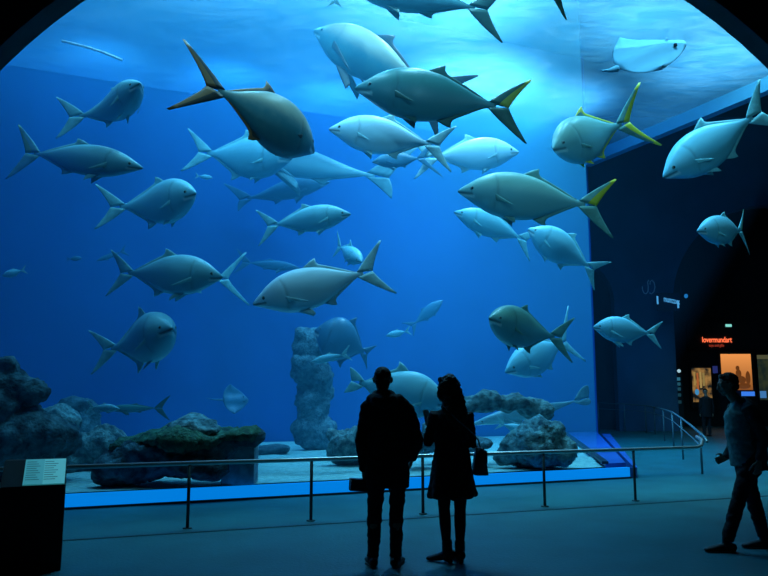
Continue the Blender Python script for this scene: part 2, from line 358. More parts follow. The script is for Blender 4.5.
def fin_plate(bm, lead, trail, T, mi_fn, th0, th1, M, nr=8):
    """plate between the polylines lead and trail (points (x,z[,y])); T maps to bent space"""
    n = len(lead); G = []
    for i in range(n):
        row = []
        for j in range(nr+1):
            t = j/nr; a, b = lead[i], trail[i]
            p = [a[k]*(1-t)+b[k]*t for k in range(len(a))]
            th = (th0*(1-i/(n-1))+th1*(i/(n-1)))*(math.sin(PI*min(1, .12+t*.88))*.9+.1)
            y = p[2] if len(p) > 2 else 0
            row.append((p[0], y, p[1], th))
        G.append(row)
    S = []
    for sgn in (1, -1):
        V = [[bm.verts.new(M(T(x, y+sgn*th/2, z))) for x, y, z, th in row] for row in G]; S.append(V)
        for i in range(n-1):
            for j in range(nr):
                f = bm.faces.new((V[i][j], V[i+1][j], V[i+1][j+1], V[i][j+1])); f.material_index = mi_fn(i/(n-1), (j+.5)/nr)
    a, b = S
    for i in range(n-1):
        for j in (0, nr):
            f = bm.faces.new((a[i][j], b[i][j], b[i+1][j], a[i+1][j])); f.material_index = mi_fn(i/(n-1), j/nr)
    for i in (0, n-1):
        for j in range(nr):
            f = bm.faces.new((a[i][j], a[i][j+1], b[i][j+1], b[i][j])); f.material_index = mi_fn(i/(n-1), .5)
ID = lambda p: p
def make_fish(name, cat, label, pos, xdir, roll, L, hr, kind='silver', bend=0., tail=1., group=None, detail=2, nose_up=0, wr=.52, dors=1.0, pect=1.0, shark=False, yellow=False, rakes=0.0):
    """pos: nose; xdir: heading unit vector (tail to nose)."""
    T = Bender(L, bend); L_ = L
    X = xdir.normalized(); Z = Vector((0, 0, 1)); Z = (Z-X*Z.dot(X)).normalized(); Yv = Z.cross(X)
    R = Matrix((X, Yv, Z)).transposed() @ Matrix.Rotation(roll, 3, 'X')
    root = empty(name, pos-X*L*.45, R.to_euler(), label, cat, group)
    off = Vector((L*.45, 0, 0))
    M = lambda p: p+off
    H = hr*L/2; W = H*wr*1.05
    mb, mf, me_ = FK[kind]
    nu, nv = (64, 36) if detail >= 2 else (30, 18)
    bm = bmesh.new(); lay = bm.verts.layers.float_color.new('shade') if False else None
    cl = bm.verts.layers.color.new('shade') if hasattr(bm.verts.layers, 'color') and False else None
    rings = []; cols = []
    BLn = .90
    mouth_z = lambda u: -.10*H-1.6*u*H*.9
    for i in range(nu+1):
        u = (i/nu)**1.15
        zt, zb, w_ = [lerp_tab(BU, tb, u) for tb in (PT, PB, PW)]
        if shark: zt *= (1-.25*u); zb *= .75; w_ *= 1.15
        ring = []
        for k in range(nv):
            a = 2*PI*k/nv; s_, c_ = math.sin(a), math.cos(a)
            z = (zt+zb)/2*H+(zt-zb)/2*H*(abs(c_)**.95*(1 if c_ > 0 else -1))
            y = W*w_*(abs(s_)**(.85 if u < .8 else 1))*(1 if s_ > 0 else -1)
            x = -u*BLn*L
            if u < .05: x += .0
            # mouth cleft and gill cover ridge
            g = 0.
            if u < .13 and abs(s_) > .25:
                dm = abs(z-(-.05*H-u*.8*H))/H
                if dm < .07 and u < .115: g = 1-dm/.07; y *= 1-.10*g
            gc = math.exp(-((u-.245-.05*(1-(z/H)**2))/.010)**2) if abs(z) < .72*H else 0
            y *= 1-.045*gc
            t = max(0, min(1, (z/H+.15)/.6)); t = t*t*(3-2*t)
            lower = max(0, 1-abs((z-(-.05*H-u*.8*H)+.10*H)/H)/.06) if u < .12 else 0
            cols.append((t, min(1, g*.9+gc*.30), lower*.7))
            ring.append(bm.verts.new(M(T(x, y, z))))
        rings.append(ring)
    for i in range(nu):
        for k in range(nv): bm.faces.new((rings[i][k], rings[i][(k+1) % nv], rings[i+1][(k+1) % nv], rings[i+1][k]))
    bm.faces.new(rings[0][::-1]); bm.faces.new(rings[-1])
    bm.verts.index_update()
    bd = link('body', bm, mb, root, True)
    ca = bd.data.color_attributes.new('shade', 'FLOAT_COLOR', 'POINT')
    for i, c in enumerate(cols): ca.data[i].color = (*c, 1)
    # tail
    tl = .215*L*tail; e = BLn*L
    def q(u0, pts):  # quadratic bezier samples
        p0, p1, p2 = pts; return [tuple(p0[k]*(1-t)**2+2*p1[k]*t*(1-t)+p2[k]*t*t for k in range(2)) for t in [j/8 for j in range(9)]]
    bm = bmesh.new()
    for s in (1, -1):
        k_ = 1.0 if s > 0 else (.55 if shark else 1.0)
        lead = q(8, [(-e+.05*L, s*.06*H*2), (-e-.03*L, s*.10*L*k_), (-e-.21*L*tail*k_, s*tl*k_)])
        trail = q(8, [(-e-.085*L, s*.0), (-e-.125*L, s*.085*L*k_), (-e-.225*L*tail*k_, s*tl*k_*.99)])
        fin_plate(bm, lead, trail, T, (lambda i, j, s=s: 1 if (j > .5 or i > .75) and (yellow == 'both' or (yellow == 'top' and s > 0)) else 0), .020*L*hr/.3, .003*L, M, 8)
    link('tail_fin', bm, [mf, me_], root, True)
    if detail >= 1:
        # dorsal
        bm = bmesh.new(); n = 14
        def top(u): return lerp_tab(BU, PT, u)*H*(1-.25*u if shark else 1)
        def bot(u): return lerp_tab(BU, PB, u)*H*(.75 if shark else 1)
        us = [.48+.44*i/n for i in range(n+1)] if not shark else [.36+.12*i/n for i in range(n+1)]
        def dh(i):
            t = i/n
            if shark: return math.sin(PI*min(1, t*1.1+.0))*0.5
            return (.42*math.exp(-((t-.10)/.10)**2)+.14*(1-t)+.04)*min(1, t*8+.05) * min(1, (1-t)*6+.1)
        base = [(-u*BLn*L, top(u)-.05*H) for u in us]
        tip = [(-u*BLn*L-.045*L*(dh(i)/.4)-.01*L, top(u)+dh(i)*H*dors*(1.3 if shark else .72)) for i, u in enumerate(us)]
        fin_plate(bm, base, tip, T, lambda i, j: 1 if j > .6 and yellow == 'both' else 0, .012*L, .010*L, M, 4)
        link('dorsal_fin', bm, [mf, me_], root, True)
        bm = bmesh.new(); us = [.58+.34*i/n for i in range(n+1)]
        base = [(-u*BLn*L, bot(u)+.05*H) for u in us]
        def ah(i):
            t = i/n; return (.40*math.exp(-((t-.10)/.10)**2)+.12*(1-t)+.04)*min(1, t*8+.05)*min(1, (1-t)*6+.1)
        tip = [(-u*BLn*L-.04*L*(ah(i)/.4)-.01*L, bot(u)-ah(i)*H*.62*dors) for i, u in enumerate(us)]
        fin_plate(bm, base, tip, T, lambda i, j: 1 if j > .5 and yellow == 'both' else 0, .012*L, .010*L, M, 4)
        link('anal_fin', bm, [mf, me_], root, True)
        for s in (1, -1):
            wq = lambda u: lerp_tab(BU, PW, u)*W
            # pectoral, angled off the flank
            bm = bmesh.new(); u0 = .27; y0 = wq(u0)*.93; z0 = -.22*H
            l = .15*L*pect; lead = []; trail = []
            for i in range(9):
                t = i/8
                lead.append((-u0*BLn*L-l*t*.85, z0+.022*L*(1-t)-l*t*.36, s*(y0+l*t*.20)))
                trail.append((-u0*BLn*L-l*t*.85-.018*L*math.sin(PI*min(1, t+.25)), z0-.026*L*(1-t)**.7-l*t*.36, s*(y0+l*t*.20)))
            fin_plate(bm, lead, trail, T, lambda i, j: 0, .010*L, .004*L, M, 5)
            link('pectoral_fin', bm, [mf, me_], root, True)
            bm = bmesh.new(); u0 = .33; z0 = bot(u0)*.93; l = .13*L*pect; lead = []; trail = []
            for i in range(9):
                t = i/8
                lead.append((-u0*BLn*L-l*t*.8, z0-l*t*.45, s*(.02*L+l*t*.25)))
                trail.append((-u0*BLn*L-l*t*.8-.05*L*math.sin(PI*min(1, .3+t*.7)), z0+.015*L*(1-t)-l*t*.30, s*(.02*L+l*t*.2)))
            fin_plate(bm, lead, trail, T, lambda i, j: 1 if yellow == 'both' else 0, .010*L, .004*L, M, 5)
            link('pelvic_fin', bm, [mf, me_], root, True)
            bm = bmesh.new(); ue = .105; r = .0165*L*(hr/.3)**.5; ye = wq(ue)*.86; ze = .10*H
            c = M(T(-ue*BLn*L, s*ye, ze))
            ell(bm, c, (r, r*.5, r), None, 2)
            d = (M(T(-ue*BLn*L, s*(ye+1), ze))-c).normalized()
            for f in bm.faces: f.material_index = 1
            g0 = len(bm.faces); ell(bm, c+d*r*.18, (r*.66, r*.42, r*.66), None, 2)
            link('eye', bm, [M_eye, M_iris], root, True)
    return root
FISH = []
def fish(n, t, hpx, off, beta, kind, label, bend=0., roll=0., group='yellowtails circling in the big tank', name='yellowtail_fish', cat='fish', **kw):
    """n, t: pixels of nose and tail fork; off: metres behind the pane; beta: degrees towards the viewer at the head"""
    mx = (n[0]+t[0])/2; Yc = gl(mx)+off; s = Yc/F
    lp = math.hypot(n[0]-t[0], n[1]-t[1])*s; dy = lp*math.tan(math.radians(beta))
    N = at(*n, Yc-dy/2); Tt = at(*t, Yc+dy/2); ch = (N-Tt).length
    b = Bender(1, bend); L = ch/b.chord
    hr = hpx*s/L
    r = make_fish(name, cat, label, N, (N-Tt), math.radians(roll), L, hr, kind, bend, group=group, **kw)
    FISH.append((label, L, N, Tt)); return r
G = 'yellowtails circling in the big tank'
fish((314, 152), (207, 86), 66, 1.3, -38, 'tan', 'large brown fish diving with an orange forked tail raised, nearest the arch opening', bend=.5, roll=-8, yellow='both', tail=1.35, pect=.5)
fish((140, 83), (70, 117), 36, 1.6, 40, 'silver', 'stout fish turning towards the glass under the left of the arch', bend=-1.3, wr=.7, tail=.9)
fish((143, 168), (26, 153), 33, 1.6, 12, 'silver', 'slender fish by the left edge of the tank, tail spread beneath the stout turning fish', bend=.3, yellow='top')
fish((196, 193), (111, 207), 46, 2.2, 25, 'silver', 'pale rounded fish directly below the slender fish of the left edge', bend=-1.2)
fish((223, 277), (121, 273), 41, 1.8, 10, 'silver', 'long pale fish overlapping the tail of another, above the rounded fish by the shelf rocks', bend=.3, pect=1.4)
fish((150, 280), (228, 279), 26, 4.5, 30, 'silver', 'fish hidden behind another with only its forked tail showing to the right', tail=1.6)
fish((172, 328), (104, 350), 50, 1.8, 38, 'silver', 'rounded fish turning towards the glass just above the shelf rocks', bend=-1.0, wr=.65, dors=1.5, pect=1.5)
fish((351, 214), (268, 226), 27, 3.0, 10, 'silver', 'slim pale fish in mid water with its forked tail spread at left', bend=.3)
fish((362, 262), (338, 246), 17, 4.5, 62, 'silver', 'small far fish seen nearly head-on above the whitish fish', wr=.8, dors=2.0)
fish((253, 304), (372, 271), 43, 1.2, 12, 'pale', 'whitish fish with raised forked tail in the middle of the tank', bend=-.35, tail=1.05, pect=1.3)
fish((314, 30), (438, 96), 50, 4.3, -20, 'tan', 'brown-backed fish descending behind the dark green one near the water top', bend=-.45, pect=2.0)
fish((355, 88), (508, 108), 56, 1.4, 5, 'olive', 'biggest dark green fish near the water top with yellow-edged tail', bend=-.2, yellow='top')
fish((345, -14), (487, 10), 36, 1.8, 0, 'olive', 'dark fish cut off by the top of the picture above the biggest green fish', bend=0)
fish((470, -52), (559, -12), 34, 0.9, 0, 'olive', 'fish mostly out of view with just its dark tail lobe hanging down', bend=0, tail=1.3)
fish((329, 129), (439, 146), 40, 2.4, 6, 'pale', 'pale-backed fish swimming just below the biggest dark green fish', bend=-.25)
fish((292, 158), (199, 152), 46, 5.0, 14, 'silver', 'fish partly hidden behind the brown fish with orange tail', bend=-.7)
fish((519, 152), (426, 158), 34, 4.2, 0, 'pale', 'pale-backed fish with its tail hidden behind two overlapping tails', bend=.2, yellow='top')
fish((458, 191), (596, 206), 49, 1.4, 4, 'gold', 'large olive fish with bright yellow upper tail lobe at the tank corner', bend=-.2, yellow='top')
fish((454, 212), (526, 241), 26, 4.0, 10, 'silver', 'slim fish below the large olive one with its tail bent down', bend=-.5)
fish((528, 229), (594, 270), 34, 3.0, 0, 'silver', 'pale fish slanting down at the corner edge of the tank', bend=-.3)
fish((489, 318), (561, 338), 41, 1.6, 42, 'green', 'dark green fish facing the glass above the arched rock', bend=.6, wr=.6)
fish((505, 372), (566, 341), 34, 3.6, 32, 'silver', 'pale fish half hidden behind the dark green fish above the arched rock', bend=-.4, tail=1.6)
fish((553, 149), (629, 122), 50, 1.6, 34, 'gold', 'plump fish with yellow fins beneath the bright water surface', bend=.7, yellow='both', tail=1.35)
fish((663, 177), (761, 112), 46, 1.3, 6, 'silver', 'large pale fish nosing down before the dark hall, beside the arch edge', bend=.25, wr=.5)
fish((697, 231), (742, 231), 30, .9, 40, 'silver', 'small round fish with a yellow tail tip before the dark arched opening', bend=-.6, yellow='top', tail=1.5)
fish((593, 327), (654, 334), 26, 1.7, 6, 'silver', 'small blue-grey fish just right of the corner edge above the curved railing', bend=-.2, pect=1.6)
fish((449, 404), (352, 381), 46, 1.5, 10, 'silver', 'large cyan fish behind the heads of the standing couple', bend=.3, tail=.6)
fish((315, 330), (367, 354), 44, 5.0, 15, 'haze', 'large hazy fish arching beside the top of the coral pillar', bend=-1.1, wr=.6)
fish((311, 362), (346, 354), 8, 3.6, 0, 'silver', 'small slim fish in front of the coral pillar', bend=0, detail=1)
fish((386, 336), (408, 331), 7, 7.0, 0, 'silver', 'tiny fish alone in blue water right of the arching hazy fish', detail=1)
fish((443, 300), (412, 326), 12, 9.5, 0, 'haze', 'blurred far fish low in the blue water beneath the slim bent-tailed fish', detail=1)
fish((2, 276), (24, 270), 8, 4.5, 0, 'silver', 'tiny fish at the far left edge of the tank', detail=1)
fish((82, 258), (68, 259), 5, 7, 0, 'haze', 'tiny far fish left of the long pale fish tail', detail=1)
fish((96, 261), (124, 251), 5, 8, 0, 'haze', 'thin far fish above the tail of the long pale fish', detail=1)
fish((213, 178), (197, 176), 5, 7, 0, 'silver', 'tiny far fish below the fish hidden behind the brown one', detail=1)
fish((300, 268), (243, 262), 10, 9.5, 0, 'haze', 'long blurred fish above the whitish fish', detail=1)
fish((120, 409), (90, 407), 8, 3.0, 0, 'silver', 'slim fish beside the left rock ledge with a pale tail', detail=1)
fish((105, 409), (162, 408), 8, 5.0, 0, 'olive', 'dark slim fish with bright tail low above the shelf rock', detail=1)
fish((530, 432), (500, 424), 9, 3.2, 0, 'silver', 'small fish passing under the arched rock', detail=1)
fish((338, -30), (335, 3), 14, 3, 0, 'olive', 'fish above the picture showing only a tail tip', detail=1)
fish((372, 162), (424, 158), 16, 4.6, 10, 'haze', 'blue fish beneath the pale-backed one with a white-edged tail', tail=1.9)
# sharks
fish((225, 150), (388, 178), 40, 7.2, 0, 'shark', 'long hazy grey shark gliding behind the brown fish', bend=.2, name='shark', cat='shark', group='sharks in the tank', shark=True, pect=1.7)
fish((470, 425), (588, 398), 17, 3.6, 10, 'shark', 'slender shark with raised tail behind the arched rock at the tank corner', bend=-.5, tail=.45, name='shark', cat='shark', group='sharks in the tank', shark=True)
fish((330, 182), (240, 200), 26, 8.5, 0, 'haze', 'barely visible far shark in deep blue beneath the hidden fish', name='shark', cat='shark', group='sharks in the tank', shark=True, detail=1)
# stingray near the surface
def stingray(label, c, span, length, rot, m_top, m_bot, tail_len=1.2):
    root = empty('stingray', c, rot, label, 'stingray', 'rays in the tank')
    bm = bmesh.new(); nx, ny = 26, 30; S = []
    for sgn in (1, -1):
        V = []
        for i in range(nx+1):
            row = []
            for j in range(ny+1):
                v = j/ny*2-1; u = i/nx*2-1
                ext = (1-abs(v)**1.5)**.8
                fwd = .50*ext+.06*math.cos(v*PI/2); aft = -.50*ext*(1+.0)
                x = ((u+1)/2*(fwd-aft)+aft)*length+.10*length*(1-abs(v))-.10*length*abs(v)
                th = .10*length*math.exp(-(v/.30)**2)*(1-u*u)**.5+.010*length*max(0, (1-u*u))*(1-abs(v))**.5
                y = v*span/2; z = .16*span*abs(v)**1.6*math.cos(u*1.0)+sgn*th
                row.append(bm.verts.new((x, y, z)))
            V.append(row)
        S.append(V)
        for i in range(nx):
            for j in range(ny):
                f = bm.faces.new((V[i][j], V[i+1][j], V[i+1][j+1], V[i][j+1])); f.material_index = 0 if sgn > 0 else 1
    bmesh.ops.remove_doubles(bm, verts=bm.verts, dist=.002)
    link('body', bm, [m_top, m_bot], root, True)
    bm = bmesh.new(); loft(bm, [(-.45*length-t*tail_len, 0, .02+.25*tail_len*t*t) for t in [k/8 for k in range(9)]], [.045*length*(1-.1*k) for k in range(9)], 8)
    link('tail', bm, m_top, root, True)
    for s in (1, -1):
        bm = bmesh.new(); ell(bm, (.40*length, s*.09*length, .09*length), (.03*length,)*3, None, 1); link('eye', bm, M_eye, root, True)
    return root
M_ray = mat('ray_back', (.30, .42, .45), .5, noise_amt=.2); M_rayb = mat('ray_belly', (.09, .20, .25), .8)
p = at(645, 58, 18.0)
stingray('large white-bellied ray gliding just beneath the bright water surface', p, 1.7, 1.9, (math.radians(52), math.radians(-24), math.radians(8)), M_rayb, M_ray, .45)
p = at(233, 400, gl(233)+8.0)
stingray('small faint blurred ray hovering alone above the mossy shelf rock', p, .8, .7, (math.radians(70), math.radians(0), math.radians(40)), FK['haze'][1], FK['haze'][1], .5)
for lb, L, N, Tt in FISH:
    for P in (N, Tt):
        k = P.y-fy(P.x, GLASS)
        if k < .25: print('NEAR GLASS', lb, round(k, 2))
# ---------- rocks and coral
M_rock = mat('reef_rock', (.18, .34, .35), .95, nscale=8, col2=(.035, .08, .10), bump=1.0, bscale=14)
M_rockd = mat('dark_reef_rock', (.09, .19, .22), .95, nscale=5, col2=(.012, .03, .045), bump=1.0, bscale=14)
M_moss = mat('mossy_rock', (.06, .19, .12), .95, nscale=9, col2=(.02, .06, .05), bump=1.0, bscale=18)
M_coral = mat('pale_coral', (.12, .25, .30), .95, nscale=10, col2=(.04, .09, .12), bump=1.0, bscale=20)
def rock(label, Y, blobs, m, amp=.12, fr=1.6, voxel=.06, name='rock', cat='rock', depth=1.0, floor=True, kids=()):
    """blobs: (px, py, rx, ry) ellipses in pixels at camera distance Y; each becomes a solid lump of similar depth"""
    c0 = at(blobs[0][0], blobs[0][1], Y); base = Vector((c0.x, Y, .2)); root = empty(name, base, (0, 0, 0), label, cat)
    rnd = random.Random(len(label)); s = Y/F
    def build(bl, mm, nm, par):
        bm = bmesh.new()
        for b in bl:
            px, py, rx, ry = b[:4]; dy = b[4] if len(b) > 4 else 0
            c = at(px, py, Y)+Vector((0, dy+rnd.uniform(-.1, .1), 0))-base
            ell(bm, c, (rx*s, max(.25, (rx+ry)/2*s*depth), ry*s), Matrix.Rotation(rnd.uniform(-.25, .25), 3, 'Z'), 3)
        bm.verts.ensure_lookup_table()
        sd = Vector((len(label)*3.1, 1.7, 0))
        def disp(p):
            q = p*fr+sd
            return amp*(noise.noise(q)+.55*noise.noise(q*2.3)+.4*abs(noise.noise(q*5.1))+.22*noise.noise(q*11))
        o = remeshed(nm, bm, voxel, mm, par, 3, .5, disp)
        for v in o.data.vertices:
            if floor and v.co.z < .0: v.co.z = .0
        return o
    build(blobs, m, 'stone', root)
    for bl, mm, nm in kids: build(bl, mm, nm, root)
    return root
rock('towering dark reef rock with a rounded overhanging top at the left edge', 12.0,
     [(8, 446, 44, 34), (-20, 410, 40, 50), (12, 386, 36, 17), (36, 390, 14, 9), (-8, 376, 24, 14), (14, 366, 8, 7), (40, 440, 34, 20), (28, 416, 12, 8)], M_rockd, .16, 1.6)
rock('pale-topped reef rock rising in stepped ledges beside the towering left rock', 13.9,
     [(62, 456, 40, 24), (58, 420, 26, 12), (100, 448, 30, 18), (108, 436, 20, 7), (40, 428, 26, 14)], M_rock, .13, 2.0)
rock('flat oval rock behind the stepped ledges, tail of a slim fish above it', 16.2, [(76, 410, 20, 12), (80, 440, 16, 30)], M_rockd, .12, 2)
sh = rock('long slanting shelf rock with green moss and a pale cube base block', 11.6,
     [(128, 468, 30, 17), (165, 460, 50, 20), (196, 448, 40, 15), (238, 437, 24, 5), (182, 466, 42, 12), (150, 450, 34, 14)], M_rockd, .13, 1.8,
     kids=[([(140, 447, 30, 9), (180, 440, 48, 10), (222, 436, 34, 6), (248, 434, 12, 4)], M_moss, 'moss_layer'), ([(192, 424, 20, 6), (196, 430, 28, 8)], M_rock, 'coral_cap')])
bm = bmesh.new(); p0 = at(236, 471, 12.2); box(bm, (-.22, -.2, 0), (.28, .2, .58)); bmesh.ops.bevel(bm, geom=bm.edges[:], offset=.02, segments=2)
blk = link('base_block', bm, mat('block_stone', (.32, .42, .46), .9, noise_amt=.4, nscale=8)); blk.parent = sh
blk.location = Vector((at(238, 470, 11.9).x, 11.9, .2))-sh.location
rock('low flat rock slab lying on the sand right of the shelf rock', 17.5, [(258, 450, 26, 5), (280, 448, 10, 4)], M_rockd, .06, 2.5, .05)
rock('tall rough coral pillar in the blue water of mid tank', 19.0,
     [(314, 345, 17, 18), (313, 372, 17, 24), (314, 402, 17, 26), (315, 430, 20, 20), (328, 342, 16, 13), (305, 336, 8, 10)], M_coral, .20, 1.6, .08, 'coral_pillar', 'coral', .8)
rock('rounded coral mound on the sand behind the standing man', 15.0, [(352, 446, 24, 18), (340, 435, 14, 9), (372, 452, 22, 14), (366, 432, 14, 8)], M_rock, .14, 2.2)
rock('arched rock bridge stretching behind the woman to the boulder', 15.4,
     [(532, 408, 16, 9, .2), (512, 403, 20, 9), (488, 402, 20, 8), (466, 404, 18, 8), (445, 412, 14, 12), (436, 432, 14, 20), (545, 414, 10, 9)], M_rock, .11, 2.2, .06, depth=.8, floor=True)
rock('big round knobbly boulder on the sand at the tank corner', 14.2,
     [(536, 448, 34, 20), (540, 430, 22, 10), (516, 456, 18, 10), (558, 452, 14, 14), (530, 440, 22, 16)], M_rock, .13, 2.4, .05)
rock('small coral lump on the sand right of the woman with the bag', 14.6, [(480, 444, 12, 7), (470, 447, 9, 5)], M_coral, .07, 3, .04)
rock('pale encrusted rock on the sand between man and woman', 14.2, [(424, 444, 15, 11)], M_coral, .10, 2.4, .05)
# ---------- railings
M_rail = mat('steel_rail', (.09, .17, .20), .5, metal=.3)
M_post = mat('dark_post', (.03, .06, .07), .45, metal=.4)
r0 = fl(188, 528.5); r1 = fl(636, 501); rd = (r1-r0).normalized()
HR = HC*.49*.985
def railpt(px):  # point of the rail's floor line under a pixel column
    u = (px-384)/F/ray(px, 510).y; k = rd.y/rd.x; y = (r0.y-r0.x*k)/(1-k*u); return Vector((u*y, y, 0))
root = empty('guard_railing', railpt(400), (0, 0, 0), 'long straight metal railing with thin posts behind the standing couple', 'railing', 'railings')
def rel(pts, o): return [Vector(p)-o.location for p in pts]
P_ = railpt(-40); Q_ = railpt(636); Qe = railpt(700)
bm = bmesh.new(); curve_tube(bm, rel([z_(P_, HR), z_(Q_, HR), z_(Qe, HR), z_(Qe, HR)+Vector((.12, .10, .02)), z_(Qe, HR)+Vector((.22, .30, .09)), z_(Qe, HR)+Vector((.26, .6, .13))], root), .026, 12)
link('handrail', bm, mat('polished_rail', (.5, .62, .66), .3, metal=.7), root, True)
for px in (57, 188, 311, 423, 545, 636):
    p = railpt(px); bm = bmesh.new(); curve_tube(bm, rel([z_(p, .0), z_(p, HR-.01)], root), .020, 10, ref=Vector((1, 0, 0)))
    q = p-root.location; loft(bm, [q+Vector((0, 0, .0)), q+Vector((0, 0, .012))], [.055, .055], 14, round_ends=False)
    link('post', bm, M_post, root, True)
# dark strip on the floor beside the railing
tag(bar('trim_7', z_(railpt(-40), .0)+Vector((.05, -.28, .001)), z_(railpt(900), .0)+Vector((.05, -.28, .001)), .05, .004, mat('floor_strip_dark', (.01, .05, .07), .7)), kind='structure')
# curved railing towards the hall
Fp = [(598, 431), (624, 431.8), (645, 432.6), (654, 434.5), (663, 441), (672, 449), (681, 459.5), (691, 467), (700, 474)]
Tp = [(598, 403), (624, 404), (645, 405.5), (654, 407), (663, 409), (672, 412), (681, 418), (691, 425.5), (700, 433)]
pts = []
root2 = empty('curved_railing', fl(672, 449), (0, 0, 0), 'long curved railing with many posts sweeping round towards the dark shops', 'railing', 'railings')
for (a, b), (c, d) in zip(Fp, Tp):
    f_ = fl(a, b); t = at(c, d, f_.y); pts.append((f_, t))
tops = [t for f_, t in pts]
bm = bmesh.new(); curve_tube(bm, rel(tops+[at(704.5, 437, 14.3), at(707, 441.5, 13.6)], root2), .022, 10); link('handrail', bm, M_rail, root2, True)
bm = bmesh.new(); curve_tube(bm, rel([t-Vector((0, 0, .25)) for t in tops], root2), .012, 8); link('lower_rail', bm, M_rail, root2, True)
for i in (0, 1, 2, 3, 4, 5, 6, 8):
    f_, t = pts[i]; f_ = Vector((t.x, t.y, 0)); bm = bmesh.new(); curve_tube(bm, rel([f_, t], root2), .024, 8, ref=Vector((1, 0, 0))); link('post', bm, M_rail, root2, True)
# ---------- hall walls on the right
M_navy = mat('hall_wall_navy', (.03, .10, .20), .85, noise_amt=.25, nscale=.6)
WY = 33.0
def navy_wall():
    bm = bmesh.new(); y0, y1 = WY, WY+.5
    # outline in x,z with two arched openings cut by column strips
    c1 = at(776, 306, WY); R1 = c1.x-at(673, 306, WY).x
    c2 = at(572, 300, WY); R2 = at(614, 300, WY).x-c2.x
    xs = sorted(set([-26, -14, 0, 5, c2.x-R2, c2.x+R2]+[c2.x+R2*math.cos(PI*k/20) for k in range(21)]+[c1.x+R1*math.cos(PI*k/40) for k in range(41)]+[c1.x-R1, c1.x+R1, 28, 45]))
    def lowz(x):
        v = 0
        if abs(x-c1.x) < R1-1e-4: v = c1.z+math.sqrt(R1*R1-(x-c1.x)**2)
        if abs(x-c2.x) < R2-1e-4: v = c2.z+math.sqrt(R2*R2-(x-c2.x)**2)
        return v
    for a, b in zip(xs[:-1], xs[1:]):
        if b-a < 1e-5: continue
        m = (a+b)/2; ins = abs(m-c1.x) < R1 or abs(m-c2.x) < R2
        def zz(x):
            for c, R in ((c1, R1), (c2, R2)):
                if abs(m-c.x) < R: return c.z+math.sqrt(max(0, R*R-(x-c.x)**2))
            return 0
        za, zb = zz(a), zz(b)
        v = [bm.verts.new(p) for p in ((a, y0, za), (b, y0, zb), (b, y0, 14.2), (a, y0, 14.2), (a, y1, za), (b, y1, zb), (b, y1, 14.2), (a, y1, 14.2))]
        bm.faces.new((v[0], v[1], v[2], v[3])); bm.faces.new((v[5], v[4], v[7], v[6])); bm.faces.new((v[4], v[5], v[1], v[0]))
        if ins is False:
            bm.faces.new((v[0], v[3], v[7], v[4])); bm.faces.new((v[1], v[5], v[6], v[2]))
    bmesh.ops.remove_doubles(bm, verts=bm.verts, dist=1e-4)
    return tag(link('wall_rear', bm, M_navy), kind='structure'), c1, R1, c2, R2
wr_, c1, R1, c2, R2 = navy_wall()
bm = bmesh.new(); box(bm, (c2.x-R2-1, WY+1.6, 0), (c2.x+R2+1, WY+1.8, 13)); tag(link('wall_rear_alcove', bm, M_black), kind='structure')
bm = bmesh.new(); box(bm, (30, -6, 0), (30.3, WY, 14.2)); tag(link('wall_right', bm, M_black), kind='structure')
# shop front beyond the big arch
SY = 38.0
M_shop = mat('shop_front_black', (.015, .02, .025), .5)
def emit(name, col, s, col2=None, sc_=3, dark=None):
    m = bpy.data.materials.new(name); m.use_nodes = True; nt = m.node_tree; nt.nodes.clear(); o = nt.nodes.new('ShaderNodeOutputMaterial'); e = nt.nodes.new('ShaderNodeEmission')
    e.inputs[0].default_value = (*col, 1); e.inputs[1].default_value = s; nt.links.new(e.outputs[0], o.inputs[0])
    if col2:
        tc = nt.nodes.new('ShaderNodeTexCoord'); n = nt.nodes.new('ShaderNodeTexNoise'); n.inputs['Scale'].default_value = sc_; n.inputs['Detail'].default_value = 3
        r = nt.nodes.new('ShaderNodeValToRGB'); r.color_ramp.elements[0].position = .4; r.color_ramp.elements[1].position = .62
        r.color_ramp.elements[0].color = (*col, 1); r.color_ramp.elements[1].color = (*col2, 1)
        nt.links.new(tc.outputs['Object'], n.inputs['Vector']); nt.links.new(n.outputs[0], r.inputs[0]); nt.links.new(r.outputs[0], e.inputs[0])
    return m
def pbox(x0, y0, x1, y1, Y, dep=.1, mi=0, bm=None, o=None):
    """box whose front face spans the pixel rectangle at distance Y"""
    ym = (y0+y1)/2; a = at(x0, y1, Y); b = at(x1, y0, Y); a.x = at(x0, 375, Y).x; b.x = at(x1, 375, Y).x; loc = o.location if o is not None else Vector((0, 0, 0))
    bm = bm if bm is not None else bmesh.new(); box(bm, (a.x-loc.x, Y-loc.y, max(.0, a.z)-loc.z), (b.x-loc.x, Y+dep-loc.y, b.z-loc.z), mi); return bm
bm = bmesh.new(); box(bm, (c1.x-R1-3, SY+.3, 0), (44, SY+.6, 14)); tag(link('wall_shop', bm, M_shop), kind='structure')
def text(body, size, m, loc, rot, parent=None, name='lettering', ext=.01, width=None):
    cu = bpy.data.curves.new(name, 'FONT'); cu.body = body; cu.size = size; cu.extrude = ext; cu.align_x = 'LEFT'
    o = bpy.data.objects.new(name, cu); C.objects.link(o)
    bpy.context.view_layer.update(); dg = bpy.context.evaluated_depsgraph_get(); me = bpy.data.meshes.new_from_object(o.evaluated_get(dg)); bpy.data.objects.remove(o); me.materials.clear(); me.materials.append(m)
    if width:
        xs = [v.co.x for v in me.vertices]; k = width/(max(xs)-min(xs))
        for v in me.vertices: v.co.x = (v.co.x-min(xs))*k
    o = bpy.data.objects.new(name, me); C.objects.link(o); o.rotation_euler = rot
    o.location = Vector(loc)-(parent.location if parent else Vector((0, 0, 0)))
    if parent: o.parent = parent
    return o
s = SY/F
